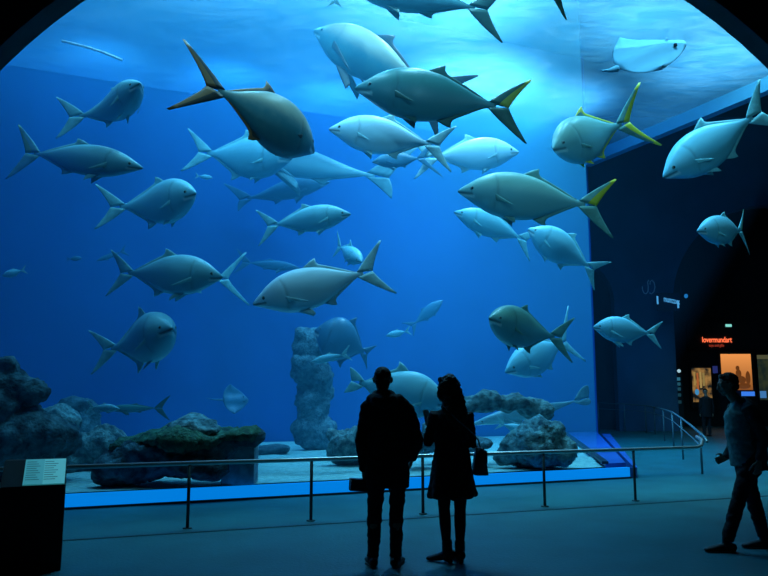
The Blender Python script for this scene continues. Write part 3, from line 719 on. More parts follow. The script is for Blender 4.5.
M_or = emit('sign_orange', (1, .16, .06), 1.6); M_or2 = emit('sign_orange_dim', (.9, .10, .05), .35)
sg = empty('shop_sign', at(716, 350, SY), (0, 0, 0), 'dark shop fascia sign with glowing orange lettering above the poster', 'sign')
link('fascia', pbox(690, 322, 762, 350, SY+.02, .2, o=sg), mat('fascia_black', (.02, .025, .03), .4), sg)
text('lovermundart', 8*s, M_or, at(702.5, 342.3, SY-.05), (PI/2, 0, 0), sg, width=29.5*s)
text('toys and gifts', 4*s, M_or2, at(709, 346.6, SY-.05), (PI/2, 0, 0), sg, width=15*s)
# poster light box
M_post_ = bpy.data.materials.new('poster_orange'); M_post_.use_nodes = True
nt = M_post_.node_tree; nt.nodes.clear(); o_ = nt.nodes.new('ShaderNodeOutputMaterial'); e_ = nt.nodes.new('ShaderNodeEmission'); e_.inputs[1].default_value = .85
tc = nt.nodes.new('ShaderNodeTexCoord'); sp_ = nt.nodes.new('ShaderNodeSeparateXYZ'); rp = nt.nodes.new('ShaderNodeValToRGB')
rp.color_ramp.elements[0].color = (.28, .09, .02, 1); rp.color_ramp.elements[1].color = (1, .36, .09, 1)
nt.links.new(tc.outputs['Generated'], sp_.inputs[0]); nt.links.new(sp_.outputs[2], rp.inputs[0]); nt.links.new(rp.outputs[0], e_.inputs[0]); nt.links.new(e_.outputs[0], o_.inputs[0])
pr = empty('lit_poster', at(738, 390, SY), (0, 0, 0), 'glowing orange poster light box with a small standing figure behind the walking man', 'poster')
link('frame', pbox(720, 351, 755, 393, SY+.02, .12, o=pr), M_shop, pr)
link('panel', pbox(722, 354, 752, 390, SY-.02, .04, o=pr), M_post_, pr)
bm = bmesh.new(); M_fig = mat('poster_figure', (.35, .12, .03), .8, emit=(.35, .10, .02), es=.35)
for a in ((737.5, 368, 2, 2.4), (738.5, 374, 3, 5), (742, 380, 4, 4), (748, 378, 2.5, 7), (744, 386, 7, 3)):
    c = at(a[0], a[1], SY-.05)-pr.location; ell(bm, c, (a[2]*s, .03, a[3]*s), None, 2)
link('printed_figure', bm, M_fig, pr, True)
lc = empty('lit_counter', at(748, 396, SY), (0, 0, 0), 'small glowing blue counter front beneath the orange poster', 'counter')
link('panel', pbox(741, 391.5, 753.5, 396, SY-.3, .1, o=lc), emit('counter_blue', (.05, .25, 1), .8), lc); link('body', pbox(738, 396, 756, 432, SY-.3, .2, o=lc), M_shop, lc)
dw = empty('shop_window', at(702, 400, SY), (0, 0, 0), 'dim lit shop window with hanging yellow goods left of the orange poster', 'window')
link('frame', pbox(690, 364, 713, 408, SY+.02, .2, o=dw), M_shop, dw)
link('glazing', pbox(692, 368, 711, 402, SY, .03, o=dw), emit('window_goods', (.004, .008, .01), 1, (.32, .17, .05), 2.4), dw)
for i, x in enumerate((694.5, 697.5, 700.5, 703.5)):
    link('hanging_goods', pbox(x-.9, 372+i % 2, x+.9, 385+(i*5) % 7, SY-.06, .03, o=dw), emit('goods', ((.45, .28, .08), (.5, .14, .04), (.5, .33, .10), (.35, .25, .08))[i], .7), dw)
bm = bmesh.new(); ell(bm, at(697, 392, SY-.1)-dw.location, (2*s, .04, 3*s)); link('display_globe', bm, emit('globe_blue', (.05, .3, .6), .8), dw, True)
rw = empty('shop_window', at(761, 400, SY), (0, 0, 0), 'dark shop window with a pale strip at its top, cut by the right edge', 'window')
link('frame', pbox(757.5, 353, 790, 405, SY+.02, .2, o=rw), M_shop, rw)
link('glazing', pbox(758.5, 356, 788, 400, SY, .03, o=rw), emit('window_dim', (.01, .02, .018), .8, (.03, .04, .02), 3), rw)
link('light_strip', pbox(758.5, 355, 788, 359, SY-.04, .03, o=rw), emit('strip_dim', (.12, .12, .06), .6), rw)
link('display', pbox(759, 391, 765, 398, SY-.04, .03, o=rw), emit('display_blue', (.08, .3, .7), .6), rw)
ds = empty('display_tower', at(677, 432, SY-1), (0, 0, 0), 'tall dim blue display tower with stacked shelves left of the shop window', 'display')
link('body', pbox(671, 374, 682, 432, SY-.9, .4, o=ds), mat('tower_body', (.02, .05, .07), .5), ds)
for i, y in enumerate((379, 384, 389, 395, 402)):
    link('shelf_light', pbox(672.5, y-1.6, 680, y+1.6, SY-.95, .04, o=ds), emit('shelf_blue', (.03, .16, .24), (.9, .5, .35, .25, .2)[i]), ds)
bm = bmesh.new(); ell(bm, at(679, 371, SY-1)-ds.location, (1.7*s, .08, 1.7*s)); link('lamp', bm, emit('lamp_white', (.45, .7, .8), .9), ds, True)
sm = tag(link('small_screen', pbox(714, 366, 718, 373, SY-.02, .32), emit('screen_indigo', (.02, .03, .16), .8)), 'tiny indigo screen between the shop window and the orange poster', 'screen')
ex = empty('emergency_light', at(733, 326.5, SY-.2), (0, 0, 0), 'small pale green emergency light above the orange shop lettering', 'light')
link('housing', pbox(728.5, 323.6, 735.5, 327.4, SY-.15, .10, o=ex), M_shop, ex); link('diffuser', pbox(729, 324.2, 735, 326.8, SY-.2, .04, o=ex), emit('em_green', (.25, .8, .7), .9), ex)
# hanging white sign
HY = 32.0; h = HY/F
hs = empty('hanging_sign', at(672, 303, HY), (0, 0, 0), 'glowing white-blue lettered sign with upright bars at the arched opening', 'sign')
M_wb = emit('sign_white_blue', (.22, .62, .95), .85)
M_sb = mat('sign_board', (.01, .02, .05), .6)
bm = pbox(661, 293, 684, 311, HY+.05, .08, o=hs)
link('board', bm, M_sb, hs)
sl = -math.atan((6)/20)
t = text('mumzaxx', 9*h, M_wb, at(664, 301.5, HY), (PI/2, 0, 0), hs, width=15.8*h)
for v in t.data.vertices: v.co.y -= v.co.x*.20
for x, y0, y1 in ((660.9, 296, 304), (681.6, 301, 308)): link('bar', pbox(x, y0, x+1.4, y1, HY-.01, .04, o=hs), M_wb, hs)
sp2 = empty('wall_light', at(686, 296, HY), (0, 0, 0), 'small blue glowing lamp right of the hanging lettered sign', 'light')
bm = bmesh.new(); ell(bm, Vector((0, 0, 0)), (1.8*h, .08, 2.2*h)); link('bulb', bm, emit('lamp_blue', (.03, .25, .55), .9), sp2, True)
link('bracket', pbox(685.4, 286, 686.4, 294, HY, .03, o=sp2), M_sb, sp2)
# curled line logo on the navy wall
lg = at(649, 290, WY-.03); k = WY/F
def lp(pts): return [at(x, y, WY-.04)-lg for x, y in pts]
bm = bmesh.new()
curve_tube(bm, lp([(642.3, 286.5), (642.6, 290), (644, 293), (646, 294), (648, 291.5), (648.3, 287), (647.6, 282), (648.8, 280)]), .5*k, 6, ref=Vector((0, 1, 0)))
curve_tube(bm, lp([(650, 284.5), (650.2, 281.5), (652, 280), (654, 282.5), (655, 287), (654, 291.5), (651.5, 294), (649.6, 292.8)]), .5*k, 6, ref=Vector((0, 1, 0)))
lgo = link('wall_logo', bm, mat('logo_grey', (.30, .42, .50), .6, emit=(.02, .05, .09), es=.5), None, True); lgo.location = lg
tag(lgo, 'faint curled line logo like J and 9 on the dark navy wall', 'logo')
# ---------- information lectern at the left
M_kb = mat('lectern_black', (.008, .015, .018), .85)
kb = fl(27.5, 573); ls = kb.y/F
kx = empty('information_lectern', kb, (0, 0, math.radians(22)), 'black information lectern with a sloping pale panel at the left edge', 'lectern')
bm = bmesh.new()
w2 = 29*ls; h0 = (575-494)*ls; h1 = (575-472)*ls
prof = [(-.0, 0), (-.0, h0), (.34, h1), (.50, h1), (.50, 0)]
for sx in (-1, 1):
    pass
a = [bm.verts.new((-w2-(.05 if z == 0 else 0), y, z)) for y, z in prof]; b = [bm.verts.new((w2, y, z)) for y, z in prof]
bm.faces.new(a[::-1]); bm.faces.new(b)
for i in range(5): bm.faces.new((a[i], a[(i+1) % 5], b[(i+1) % 5], b[i]))
bmesh.ops.bevel(bm, geom=bm.edges[:], offset=.006, segments=1)
link('body', bm, M_kb, kx)
def slope(u, v, off):  # u across -1..1, v 0..1 up the slope
    n = Vector((0, -(h1-h0), .34)).normalized(); return Vector((u*w2, .34*v, h0+(h1-h0)*v))+n*off
bm = bmesh.new(); vs = [bm.verts.new(slope(u, v, o)) for o in (.002, .014) for u, v in ((-.33, .02), (.97, .02), (.97, .98), (-.33, .98))]
for f in ((0, 1, 2, 3), (7, 6, 5, 4), (0, 4, 5, 1), (1, 5, 6, 2), (2, 6, 7, 3), (3, 7, 4, 0)): bm.faces.new([vs[i] for i in f])
M_pan = mat('panel_pale', (.30, .62, .60), .4, emit=(.05, .42, .46), es=.28)
link('information_panel', bm, M_pan, kx)
bm = bmesh.new()
for i in range(9):
    v = .86-i*.085
    for (u0, u1) in ((-.27, .10+.06*((i*7) % 3-1)), (.30, .66+.07*((i*5) % 3-1))):
        q_ = [bm.verts.new(slope(u, vv, .0155)) for u, vv in ((u0, v), (u1, v), (u1, v+.022), (u0, v+.022))]; bm.faces.new(q_)
link('printed_lines', bm, mat('print_grey', (.10, .25, .27), .6), kx)
bm = bmesh.new(); q_ = [bm.verts.new(slope(u, v, .0148)) for u, v in ((.28, .0+.02), (.96, .02), (.96, .97), (.28, .97))]; bm.faces.new(q_)
link('printed_picture', bm, mat('print_pale', (.50, .78, .74), .4, emit=(.08, .50, .52), es=.34), kx)
bm = bmesh.new(); box(bm, (-w2-.50, .12, 0), (-w2-.08, .5, .80)); bmesh.ops.bevel(bm, geom=bm.edges[:], offset=.02, segments=2)
o = link('side_cabinet', bm, M_kb); o.location = kb; o.rotation_euler = (0, 0, math.radians(22)); tag(o, 'plain black cabinet standing against the left of the information lectern', 'cabinet')
# ---------- people
M_skin = mat('skin', (.34, .22, .17), .6)
M_hair_d = mat('hair_dark', (.025, .022, .02), .6, noise_amt=.5, nscale=60, bump=.6, bscale=90)
M_hair_b = mat('hair_brown', (.06, .05, .035), .6, noise_amt=.5, nscale=60, bump=.6, bscale=90)
M_jacket = mat('jacket_black', (.012, .016, .020), .85, noise_amt=.3, nscale=30)
M_coat = mat('coat_black', (.010, .014, .018), .85, noise_amt=.3, nscale=30)
M_trous = mat('trousers_dark', (.010, .015, .02), .85)
M_shoe = mat('shoe_black', (.012, .014, .016), .45)
M_sole = mat('sole_grey', (.20, .20, .18), .6)
M_sweat = mat('sweater_teal', (.10, .26, .26), .9, noise_amt=.3, nscale=25)
M_jack2 = mat('jacket_dark_teal', (.02, .05, .055), .8, noise_amt=.3, nscale=20)
V = Vector
def hand_pieces(bm, wrist, d, palm_n, curl=.5, side=1, size=1.0):
    """d: direction of the hand, palm_n: palm normal; side: which side the thumb leaves"""
    d = d.normalized(); n = (palm_n-d*palm_n.dot(d)).normalized(); b = d.cross(n)*side
    s = size
    loft(bm, [wrist-d*.02, wrist+d*.03*s, wrist+d*.085*s], [(.028*s, .020*s), (.036*s, .017*s), (.040*s, .015*s)], 12, ref=b)
    for i, (o, l) in enumerate(((.030, .070), (.010, .080), (-.011, .074), (-.030, .058))):
        p = wrist+d*.078*s+b*o*s; a = 0; pts = [p]; q = p.copy()
        for k in range(3):
            a += curl*(.5+.35*k); q = q+(d*math.cos(a)+n*math.sin(a))*l*s*(.42, .32, .26)[k]; pts.append(q.copy())
        loft(bm, pts, [.0095*s, .009*s, .0085*s, .0075*s], 8, ref=b)
    t = wrist+d*.025*s+b*.030*s; loft(bm, [t, t+(b*.7+d*.6+n*.25)*.034*s, t+(b*.5+d*.9+n*.5)*.062*s, t+(b*.35+d*1.1+n*.7)*.080*s], [.013*s, .012*s, .010*s, .008*s], 8, ref=n)
def head_pieces(bm, c, yaw, pitch=0., s=1.0):
    R = Matrix.Rotation(yaw, 3, 'Z') @ Matrix.Rotation(pitch, 3, 'X')   # faces +Y at yaw 0
    P = lambda x, y, z: c+R @ V((x*s, y*s, z*s))
    ell(bm, P(0, -.012, .025), (.078*s, .096*s, .092*s), R, 3)
    ell(bm, P(0, .018, -.035), (.062*s, .072*s, .078*s), R, 3)
    ell(bm, P(0, .052, -.085), (.034*s, .028*s, .024*s), R, 2)
    loft(bm, [P(0, .082, .012), P(0, .100, -.014), P(0, .104, -.030), P(0, .085, -.040)], [.010*s, .012*s, .015*s, .012*s], 8)
    loft(bm, [P(-.05, .070, .022), P(0, .088, .026), P(.05, .070, .022)], [.011*s, .012*s, .011*s], 8, ref=V((0, 0, 1)))
    loft(bm, [P(-.022, .078, -.058), P(0, .090, -.058), P(.022, .078, -.058)], [.008*s, .010*s, .008*s], 8, ref=V((0, 0, 1)))
    for sx in (-1, 1):
        loft(bm, [P(sx*.076, -.006, .022), P(sx*.083, -.014, .018), P(sx*.082, -.012, -.008), P(sx*.076, -.004, -.024)], [.010*s, .012*s, .011*s, .008*s], 8)
        ell(bm, P(sx*.040, .055, -.028), (.022*s, .022*s, .02*s), R, 2)
    return P, R
def eyes(P, R, root, s=1.0):
    for sx in (-1, 1):
        bm = bmesh.new(); ell(bm, P(sx*.031, .074, .006), (.0125*s,)*3, None, 2)
        link('eye', bm, mat('eye_white', (.6, .6, .58), .3), root, True)
def wrinkle(a, f, seed=0):
    sd = V((seed*3.7, 0, seed))
    return lambda p: a*(noise.noise(V((p.x*f, p.y*f, p.z*f*1.8))+sd)+.6*noise.noise(V((p.x*f*2.4, p.y*f*2.4, p.z*f*3.4))+sd))
def shoe(bm, ankle, d, s=1.0, heel=0.0):
    d = V((d.x, d.y, 0)).normalized(); g = V((ankle.x, ankle.y, 0))
    loft(bm, [g-d*.055*s+V((0, 0, .045+heel)), g+V((0, 0, .050+heel*.7)), g+d*.08*s+V((0, 0, .040+heel*.2)), g+d*.15*s+V((0, 0, .030)), g+d*.195*s+V((0, 0, .024))],
         [(.036*s, .042), (.040*s, .046), (.044*s, .036), (.046*s, .027), (.036*s, .020)], 12, ref=V((-d.y, d.x, 0)))
    loft(bm, [g+V((0, 0, .05)), V((ankle.x, ankle.y, ankle.z+.05))], [.046*s, .043*s], 12)
def sole(bm, ankle, d, s=1.0, th=.016):
    d = V((d.x, d.y, 0)).normalized(); n = V((-d.y, d.x, 0)); g = V((ankle.x, ankle.y, 0)); pts = []
    for k in range(20):
        a = 2*PI*k/20; w_ = .047*(1 if math.cos(a) > 0 else .86); pts.append(g+d*(.067*s+.142*s*math.cos(a))+n*w_*s*math.sin(a))
    prism(bm, [(p.x, p.y) for p in pts], 0.002, th)

# --- the standing man, seen from behind
mb_ = fl(387.5, 566); man = empty('person', mb_, (0, 0, 0), 'standing person in a dark hooded jacket seen from behind, holding a small black box', 'person', 'visitors')
sm_ = mb_.y/F
hc_ = V((-.045, .02, 1.69))
J = dict(sl=V((-.17, 0, 1.40)), sr=V((.18, 0, 1.40)), el=V((-.235, -.005, 1.12)), er=V((.270, -.03, 1.12)), wl=V((-.225, .06, .86)), wr=V((.235, .06, .955)),
         hl=V((-.095, 0, .92)), hr=V((.10, 0, .92)), kl=V((-.115, .015, .50)), kr=V((.085, .02, .50)), al=V((-.135, -.01, .09)), ar=V((.075, -.01, .09)))
def base_body(J, hc, yaw, w=1.0, hands=(), neck_back=0., pitch=0., vox=.0085, sh=.17, hs=1.0):
    bm = bmesh.new(); m = (J['hl']+J['hr'])/2; sc_ = (J['sl']+J['sr'])/2
    loft(bm, [m-V((0, 0, .06)), m+V((0, 0, .06)), m.lerp(sc_, .45), m.lerp(sc_, .75), sc_+V((0, -.01, .0)), sc_+V((0, -.01, .06))],
         [(.15*w, .10), (.16*w, .115), (.13*w, .095), (.16*w, .115), (.165*w, .10), (.07, .06)], 20)
    loft(bm, [sc_+V((0, -.01, .02)), hc+V((0, -.03, -.10)), hc+V((0, -.02, -.02))], [(.075, .065), (.055, .055), (.055, .055)], 14)
    for s, e, wv in (('sl', 'el', 'wl'), ('sr', 'er', 'wr')):
        a, b, c = J[s], J[e], J[wv]
        loft(bm, [a.lerp(sc_, .3)+V((0, 0, -.0)), a, a.lerp(b, .5), b, b.lerp(c, .4), c], [.055, .055*w, .044*w, .038*w, .038*w, .026*w], 12)
    for h, k, a in (('hl', 'kl', 'al'), ('hr', 'kr', 'ar')):
        p, q, r = J[h], J[k], J[a]
        loft(bm, [p+V((0, 0, .02)), p.lerp(q, .4), q, q.lerp(r, .35)+V((0, -.012, 0)), q.lerp(r, .8), r], [.085*w, .074*w, .052*w, .054*w, .036*w, .033*w], 14)
        fd = J.get(a+'d', V((0, 1, 0))); loft(bm, [r, r*1+V((0, 0, -.035))+fd*.02, V((r.x, r.y, max(.035, r.z-.055)))+fd*.12], [.034, .036, .022], 12)
    P, R = head_pieces(bm, hc, yaw, pitch, hs)
    for wv, d, n, cu, sd in hands: hand_pieces(bm, J[wv], d, n, cu, sd, 1.0*min(1, w+.05))
    return bm, P, R
bm, P, R = base_body(J, hc_, .0, 1.0, (('wl', V((.05, .25, -1)), V((1, .3, 0)), .75, -1), ('wr', V((-.3, .5, -.9)), V((-1, 0, 0)), .4, 1)), hs=1.07)
remeshed('body', bm, .0085, M_skin, man, 3); eyes(P, R, man)
bm = bmesh.new(); ell(bm, P(0, -.020, .036), (.083, .098, .090), R, 3); ell(bm, P(0, -.045, -.02), (.070, .066, .070), R, 3); ell(bm, P(0, .045, .088), (.062, .045, .034), R, 2)
remeshed('hair', bm, .009, M_hair_d, man, 2, .5, wrinkle(.005, 30))
bm = bmesh.new()
loft(bm, [V((.0, 0, .70)), V((.0, 0, .86)), V((.01, 0, 1.05)), V((.01, -.005, 1.25)), V((.005, -.01, 1.38)), V((0, -.01, 1.47)), V((-.01, 0, 1.54))],
     [(.205, .145), (.205, .15), (.205, .15), (.22, .155), (.215, .145), (.15, .115), (.085, .085)], 24, round_ends=False)
for s, e, wv in (('sl', 'el', 'wl'), ('sr', 'er', 'wr')):
    a, b, c = J[s], J[e], J[wv]; sg = -1 if s == 'sl' else 1
    loft(bm, [V((sg*.10, -.01, 1.45)), a+V((sg*.01, 0, -.015)), a.lerp(b, .5)+V((sg*.012, 0, 0)), b+V((sg*.004, 0, 0)), b.lerp(c, .5), b.lerp(c, .93)], [.075, .085, .072, .066, .058, .046], 16)
for sg in (-1, 1): loft(bm, [V((sg*.01-.03, 0, 1.53)), V((sg*.10, -.005, 1.475)), V((sg*.19, 0, 1.415))], [.075, .075, .075], 14)
# hood folded down behind the neck
loft(bm, [V((-.15, -.02, 1.52)), V((-.11, -.09, 1.50)), V((-.03, -.12, 1.48)), V((.06, -.09, 1.50)), V((.11, -.02, 1.52))], [(.045, .05), (.055, .065), (.06, .075), (.055, .065), (.045, .05)], 14, ref=V((0, 0, 1)))
loft(bm, [V((-.12, .02, 1.555)), V((-.04, -.065, 1.58)), V((.045, .02, 1.555))], [.035, .04, .035], 12, ref=V((0, 0, 1)))
remeshed('jacket', bm, .011, M_jacket, man, 3, .5, wrinkle(.012, 7, 1))
bm = bmesh.new(); m = V((0, 0, .88)); loft(bm, [m-V((0, 0, .08)), m, m+V((0, 0, .12))], [(.165, .115), (.17, .125), (.165, .12)], 20)
for h, k, a in (('hl', 'kl', 'al'), ('hr', 'kr', 'ar')):
    p, q, r = J[h], J[k], J[a]; loft(bm, [p, p.lerp(q, .4), q, q.lerp(r, .4), q.lerp(r, .75), r+V((0, 0, .03)), r+V((0, 0, .0))], [.095, .086, .068, .066, .058, .056, .058], 16, round_ends=False)
remeshed('trousers', bm, .010, M_trous, man, 3, .5, wrinkle(.010, 9, 2))
for a, dd in (('al', V((-.18, 1, 0))), ('ar', V((.25, 1, 0)))):
    bm = bmesh.new(); shoe(bm, J[a], dd, 1.15); o = remeshed('shoe', bm, .008, M_shoe, man, 3)
    bm = bmesh.new(); sole(bm, J[a], dd, 1.15); link('sole', bm, M_sole, o)
# box in his left hand
bx_ = tag(link('black_box', (lambda b: (box(b, (-.10, -.055, -.055), (.10, .055, .055)), bmesh.ops.bevel(b, geom=b.edges[:], offset=.012, segments=2), b)[2])(bmesh.new()), mat('box_black', (.012, .016, .018), .4)),
    'small black box held low in the left hand of the hooded standing man', 'box')
bx_.location = mb_+V((-.255, .085, .715)); bx_.rotation_euler = (0, .06, .2)

# --- the woman
wb = fl(453, 562.5); wo = empty('person', wb, (0, 0, 0), 'standing person in a flared knee-length black coat with long hair and a shoulder bag', 'person', 'visitors')
hc2 = V((-.04, .02, 1.60))
W = dict(sl=V((-.150, 0, 1.36)), sr=V((.150, 0, 1.36)), el=V((-.225, .06, 1.09)), er=V((.205, .05, 1.08)), wl=V((-.190, .26, 1.23)), wr=V((.03, .26, 1.14)),
         hl=V((-.075, 0, .88)), hr=V((.085, 0, .88)), kl=V((-.075, .02, .48)), kr=V((.075, .02, .48)), al=V((-.055, -.01, .10)), ar=V((.065, -.02, .10)))
bm, P, R = base_body(W, hc2, math.radians(40), .88, (('wl', V((-.1, .1, 1)), V((.6, .8, 0)), .8, 1), ('wr', V((-1, .3, .2)), V((0, .6, .6)), .5, 1)))
remeshed('body', bm, .0085, M_skin, wo, 3); eyes(P, R, wo)
bm = bmesh.new(); ell(bm, P(0, -.03, .045), (.094, .104, .098), R, 3); ell(bm, P(.0, -.02, .110), (.065, .065, .04), R, 2); ell(bm, P(-.045, .02, .098), (.04, .04, .03), R, 2); ell(bm, P(.05, -.03, .095), (.04, .04, .035), R, 2)
loft(bm, [P(0, -.055, .04), P(0, -.09, -.08), V((.02, -.10, 1.42)), V((.045, -.115, 1.32)), V((.055, -.115, 1.24))], [(.095, .07), (.105, .068), (.122, .06), (.105, .05), (.05, .03)], 18)
ell(bm, P(.072, .0, -.03), (.03, .05, .08), R, 2); ell(bm, P(-.072, .01, -.03), (.024, .045, .08), R, 2)
remeshed('hair', bm, .009, M_hair_b, wo, 2, .5, wrinkle(.016, 20, 4))
bm = bmesh.new()
loft(bm, [V((.005, 0, .60)), V((.0, 0, .75)), V((.0, 0, .92)), V((.005, 0, 1.06)), V((.0, -.005, 1.22)), V((0, -.01, 1.32)), V((0, -.01, 1.385)), V((-.005, 0, 1.45))],
     [(.235, .19), (.21, .17), (.185, .145), (.160, .125), (.172, .125), (.172, .115), (.125, .09), (.062, .062)], 26, round_ends=False)
for s, e, wv in (('sl', 'el', 'wl'), ('sr', 'er', 'wr')):
    a, b, c = W[s], W[e], W[wv]; sg = -1 if s == 'sl' else 1
    loft(bm, [V((sg*.08, -.01, 1.36)), a, a.lerp(b, .5), b, b.lerp(c, .5), b.lerp(c, .9)], [.062, .068, .056, .052, .046, .040], 16)
remeshed('coat', bm, .011, M_coat, wo, 3, .5, lambda p: wrinkle(.009, 8, 5)(p)+(.018*max(0, 1-(p.z-.55)/.5)*math.sin(math.atan2(p.y, p.x)*7) if p.z < 1.05 else 0))
bm = bmesh.new()
for h, k, a in (('hl', 'kl', 'al'), ('hr', 'kr', 'ar')):
    p, q, r = W[h], W[k], W[a]; loft(bm, [p, p.lerp(q, .4), q, q.lerp(r, .35)+V((0, -.012, 0)), q.lerp(r, .75), r], [.085, .075, .055, .056, .042, .038], 16)
remeshed('tights', bm, .009, M_trous, wo, 2)
for a, dd in (('al', V((-1, .55, 0))), ('ar', V((-.25, 1, 0)))):
    bm = bmesh.new(); shoe(bm, W[a], dd, 1.0, .035); loft(bm, [W[a]-dd.normalized()*.03+V((0, 0, -.05)), W[a]-dd.normalized()*.035+V((0, 0, -.098))], [.026, .024], 10, round_ends=False)
    loft(bm, [W[a]+V((0, 0, .0)), W[a]+V((0, 0, .09))], [.048, .05], 12); remeshed('boot', bm, .008, M_shoe, wo, 2)
# phone in hand
ph = tag(link('phone', (lambda b: (box(b, (-.036, -.005, -.07), (.036, .005, .07)), bmesh.ops.bevel(b, geom=b.edges[:], offset=.004, segments=2), b)[2])(bmesh.new()), mat('phone_pale', (.30, .45, .45), .3)),
    'small pale phone raised in the hands of the woman in the flared coat', 'phone'); ph.location = wb+V((-.215, .325, 1.335)); ph.rotation_euler = (-.3, 0, .7)
# shoulder bag
bg = empty('shoulder_bag', wb+V((.262, -.03, .93)), (0, 0, 0), 'dark shoulder bag hanging from a chain strap at the hip of the woman', 'bag')
bm = bmesh.new(); box(bm, (-.065, -.15, -.12), (.065, .15, .125))
for v in bm.verts:
    if v.co.z > 0: v.co.y *= .78; v.co.x *= .45
bmesh.ops.bevel(bm, geom=bm.edges[:], offset=.02, segments=3); 
M_bag = mat('bag_dark', (.03, .06, .07), .5); link('pouch', bm, M_bag, bg, True)
bm = bmesh.new(); box(bm, (.030, -.10, -.02), (.062, .10, .10)); bmesh.ops.bevel(bm, geom=bm.edges[:], offset=.012, segments=2); link('flap', bm, M_bag, bg, True)
st = [V((.0, -.08, .11)), V((-.02, -.10, .20)), V((-.10, -.13, .29)), V((-.22, -.14, .39)), V((-.335, -.10, .508)), V((-.36, -.0, .515)), V((-.335, .10, .46)), V((-.19, .17, .28)), V((-.03, .15, .17)), V((.0, .08, .11))]
bm = bmesh.new(); curve_tube(bm, st, .007, 8); link('strap', bm, mat('strap_metal', (.22, .32, .34), .35, metal=.7), bg, True)

# --- walking man at right, heading left (-X)
kb2 = fl(748, 550); wk = empty('person', kb2, (0, 0, 0), 'person in a dark jacket over a teal sweater striding left at the right edge', 'person', 'visitors')
sk = kb2.y/F
hc3 = V((-.10, .0, 1.655))
Kk = dict(sl=V((.02, -.185, 1.41)), sr=V((.05, .185, 1.41)), el=V((.13, -.23, 1.13)), er=V((.06, .23, 1.13)), wl=V((.05, -.25, .90)), wr=V((-.07, .20, .90)),
          hl=V((.05, -.09, .91)), hr=V((.06, .09, .91)), kl=V((-.11, -.10, .50)), kr=V((.13, .09, .50)), al=V((-.25, -.10, .10)), ar=V((.22, .10, .10)))
Kk['ald'] = V((-1, 0, 0)); Kk['ard'] = V((-1, 0, 0))
# here the lofts' first radius runs along X, so the torso is deep in X and wide in Y
def walker_body():
    bm = bmesh.new(); m = V((.055, 0, .91)); s_ = V((.035, 0, 1.42))
    loft(bm, [m-V((0, 0, .06)), m+V((0, 0, .06)), m.lerp(s_, .45), m.lerp(s_, .75), s_, s_+V((-.01, 0, .06))], [(.10, .15), (.115, .16), (.10, .14), (.12, .16), (.10, .165), (.06, .07)], 20)
    loft(bm, [s_+V((0, 0, .02)), hc3+V((.03, 0, -.10)), hc3+V((.02, 0, -.02))], [(.065, .07), (.055, .055), (.055, .055)], 14)
    for s, e, wv in (('sl', 'el', 'wl'), ('sr', 'er', 'wr')):
        a, b, c = Kk[s], Kk[e], Kk[wv]; loft(bm, [a.lerp(s_, .3), a, a.lerp(b, .5), b, b.lerp(c, .4), c], [.055, .055, .044, .038, .038, .026], 12)
    for h, k, a in (('hl', 'kl', 'al'), ('hr', 'kr', 'ar')):
        p, q, r = Kk[h], Kk[k], Kk[a]; loft(bm, [p+V((0, 0, .02)), p.lerp(q, .4), q, q.lerp(r, .35), q.lerp(r, .8), r], [.085, .074, .052, .054, .036, .033], 14)
        loft(bm, [r, V((r.x-.03, r.y, r.z-.04)), V((r.x-.13, r.y, .035))], [.034, .036, .022], 12)
    P, R = head_pieces(bm, hc3, math.radians(80), math.radians(-8))
    hand_pieces(bm, Kk['wl'], V((-.15, 0, -1)), V((-.2, 1, 0)), .45, -1); hand_pieces(bm, Kk['wr'], V((-1, 0, -.35)), V((0, -1, .2)), .55, 1)
    return bm, P, R
bm, P, R = walker_body(); remeshed('body', bm, .0085, M_skin, wk, 3); eyes(P, R, wk)
bm = bmesh.new(); ell(bm, P(0, -.022, .040), (.082, .098, .088), R, 3); ell(bm, P(0, -.05, -.02), (.068, .062, .062), R, 3); ell(bm, P(0, .030, .092), (.062, .045, .030), R, 2)
remeshed('hair', bm, .009, M_hair_d, wk, 2, .5, wrinkle(.005, 30))
bm = bmesh.new(); loft(bm, [V((.05, 0, .84)), V((.04, 0, 1.0)), V((.01, 0, 1.2)), V((.01, 0, 1.36)), V((.02, 0, 1.45)), V((.01, 0, 1.52))], [(.155, .18), (.155, .18), (.155, .18), (.145, .18), (.10, .13), (.065, .07)], 24, round_ends=False)
remeshed('sweater', bm, .011, M_sweat, wk, 3, .5, wrinkle(.010, 9, 6))
bm = bmesh.new(); loft(bm, [V((.10, 0, .80)), V((.095, 0, 1.0)), V((.075, 0, 1.2)), V((.07, 0, 1.36)), V((.055, 0, 1.46)), V((.05, 0, 1.52))], [(.14, .195), (.145, .195), (.145, .20), (.13, .205), (.09, .14), (.05, .08)], 24, round_ends=False)
for s, e, wv in (('sl', 'el', 'wl'), ('sr', 'er', 'wr')):
    a, b, c = Kk[s], Kk[e], Kk[wv]; sg = -1 if s == 'sl' else 1
    loft(bm, [V((.05, sg*.10, 1.42)), a, a.lerp(b, .5), b, b.lerp(c, .5), b.lerp(c, .9)], [.07, .078, .066, .060, .052, .044], 16)
remeshed('jacket', bm, .011, M_jack2, wk, 3, .5, wrinkle(.012, 8, 7))
bm = bmesh.new(); m = V((.055, 0, .87)); loft(bm, [m-V((0, 0, .08)), m, m+V((0, 0, .10))], [(.115, .165), (.125, .17), (.12, .165)], 20)
for h, k, a in (('hl', 'kl', 'al'), ('hr', 'kr', 'ar')):
    p, q, r = Kk[h], Kk[k], Kk[a]; loft(bm, [p, p.lerp(q, .4), q, q.lerp(r, .4), q.lerp(r, .75), r+V((0, 0, .02))], [.098, .088, .072, .070, .062, .060], 16, round_ends=False)
remeshed('trousers', bm, .010, M_trous, wk, 3, .5, wrinkle(.010, 9, 8))
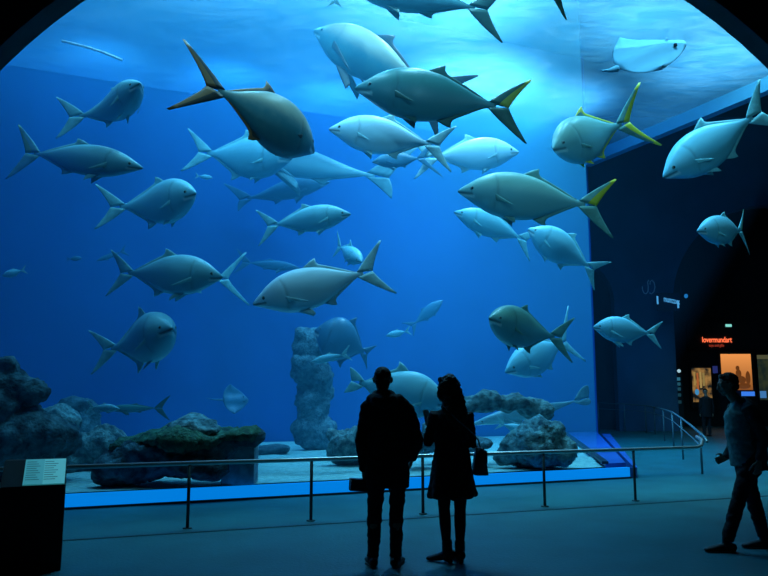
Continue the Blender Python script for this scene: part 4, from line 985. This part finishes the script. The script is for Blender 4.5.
for a in ('al', 'ar'):
    bm = bmesh.new(); shoe(bm, V((Kk[a].x, Kk[a].y, .09)), V((-1, 0, 0)), 1.1); o = remeshed('shoe', bm, .008, M_shoe, wk, 3)
    bm = bmesh.new(); sole(bm, Kk[a], V((-1, 0, 0)), 1.1); link('sole', bm, M_sole, o)

# --- far visitor in the dark hall
fb = fl(708, 436.5); fa = empty('person', fb, (0, 0, 0), 'far dark silhouette of a person standing before the lit shop window', 'person', 'visitors')
Q = dict(J); Q = {k: v.copy() for k, v in J.items()}; Q['wr'] = V((.25, .03, .86)); Q['er'] = V((.262, 0, 1.13))
bm, P, R = base_body(Q, V((0, .02, 1.68)), PI*.9, 1.0, (('wl', V((0, .1, -1)), V((1, 0, 0)), .5, -1), ('wr', V((0, .1, -1)), V((-1, 0, 0)), .5, 1)))
remeshed('body', bm, .011, M_skin, fa, 3)
bm = bmesh.new(); ell(bm, P(0, -.020, .036), (.084, .10, .092), R, 3); ell(bm, P(0, -.045, -.02), (.074, .07, .08), R, 3); remeshed('hair', bm, .012, M_hair_d, fa, 2)
bm = bmesh.new(); loft(bm, [V((0, 0, .72)), V((0, 0, .9)), V((0, 0, 1.2)), V((0, 0, 1.38)), V((0, 0, 1.50))], [(.21, .15), (.2, .15), (.21, .15), (.2, .14), (.09, .09)], 20, round_ends=False)
for s, e, wv in (('sl', 'el', 'wl'), ('sr', 'er', 'wr')):
    a, b, c = Q[s], Q[e], Q[wv]; loft(bm, [a*.6+V((0, 0, .58)), a, a.lerp(b, .5), b, b.lerp(c, .9)], [.07, .08, .07, .064, .05], 14)
remeshed('coat', bm, .016, M_jacket, fa, 3)
bm = bmesh.new()
for h, k, a in (('hl', 'kl', 'al'), ('hr', 'kr', 'ar')): loft(bm, [Q[h], Q[k], Q[a]], [.09, .07, .06], 14, round_ends=False)
remeshed('trousers', bm, .016, M_trous, fa, 2)
for a in ('al', 'ar'): bm = bmesh.new(); shoe(bm, Q[a], V((0, 1, 0)), 1.1); remeshed('shoe', bm, .012, M_shoe, fa, 2)
# white tube standing in for a streak of reflected light at the left
bm = bmesh.new(); T0 = at(60, 42, 15.5); curve_tube(bm, [at(x, y, 15.5)-T0 for x, y in ((62, 41), (75, 44), (90, 48), (105, 53), (122, 60))], .03, 8, ref=Vector((0, 1, 0)))
o = link('reflection_streak', bm, mat('streak_white', (.8, .9, .95), .4), None, True); o.location = T0; tag(o, 'thin white streak of reflected light shaped as a tube under the water surface at the left of the tank', 'reflection')
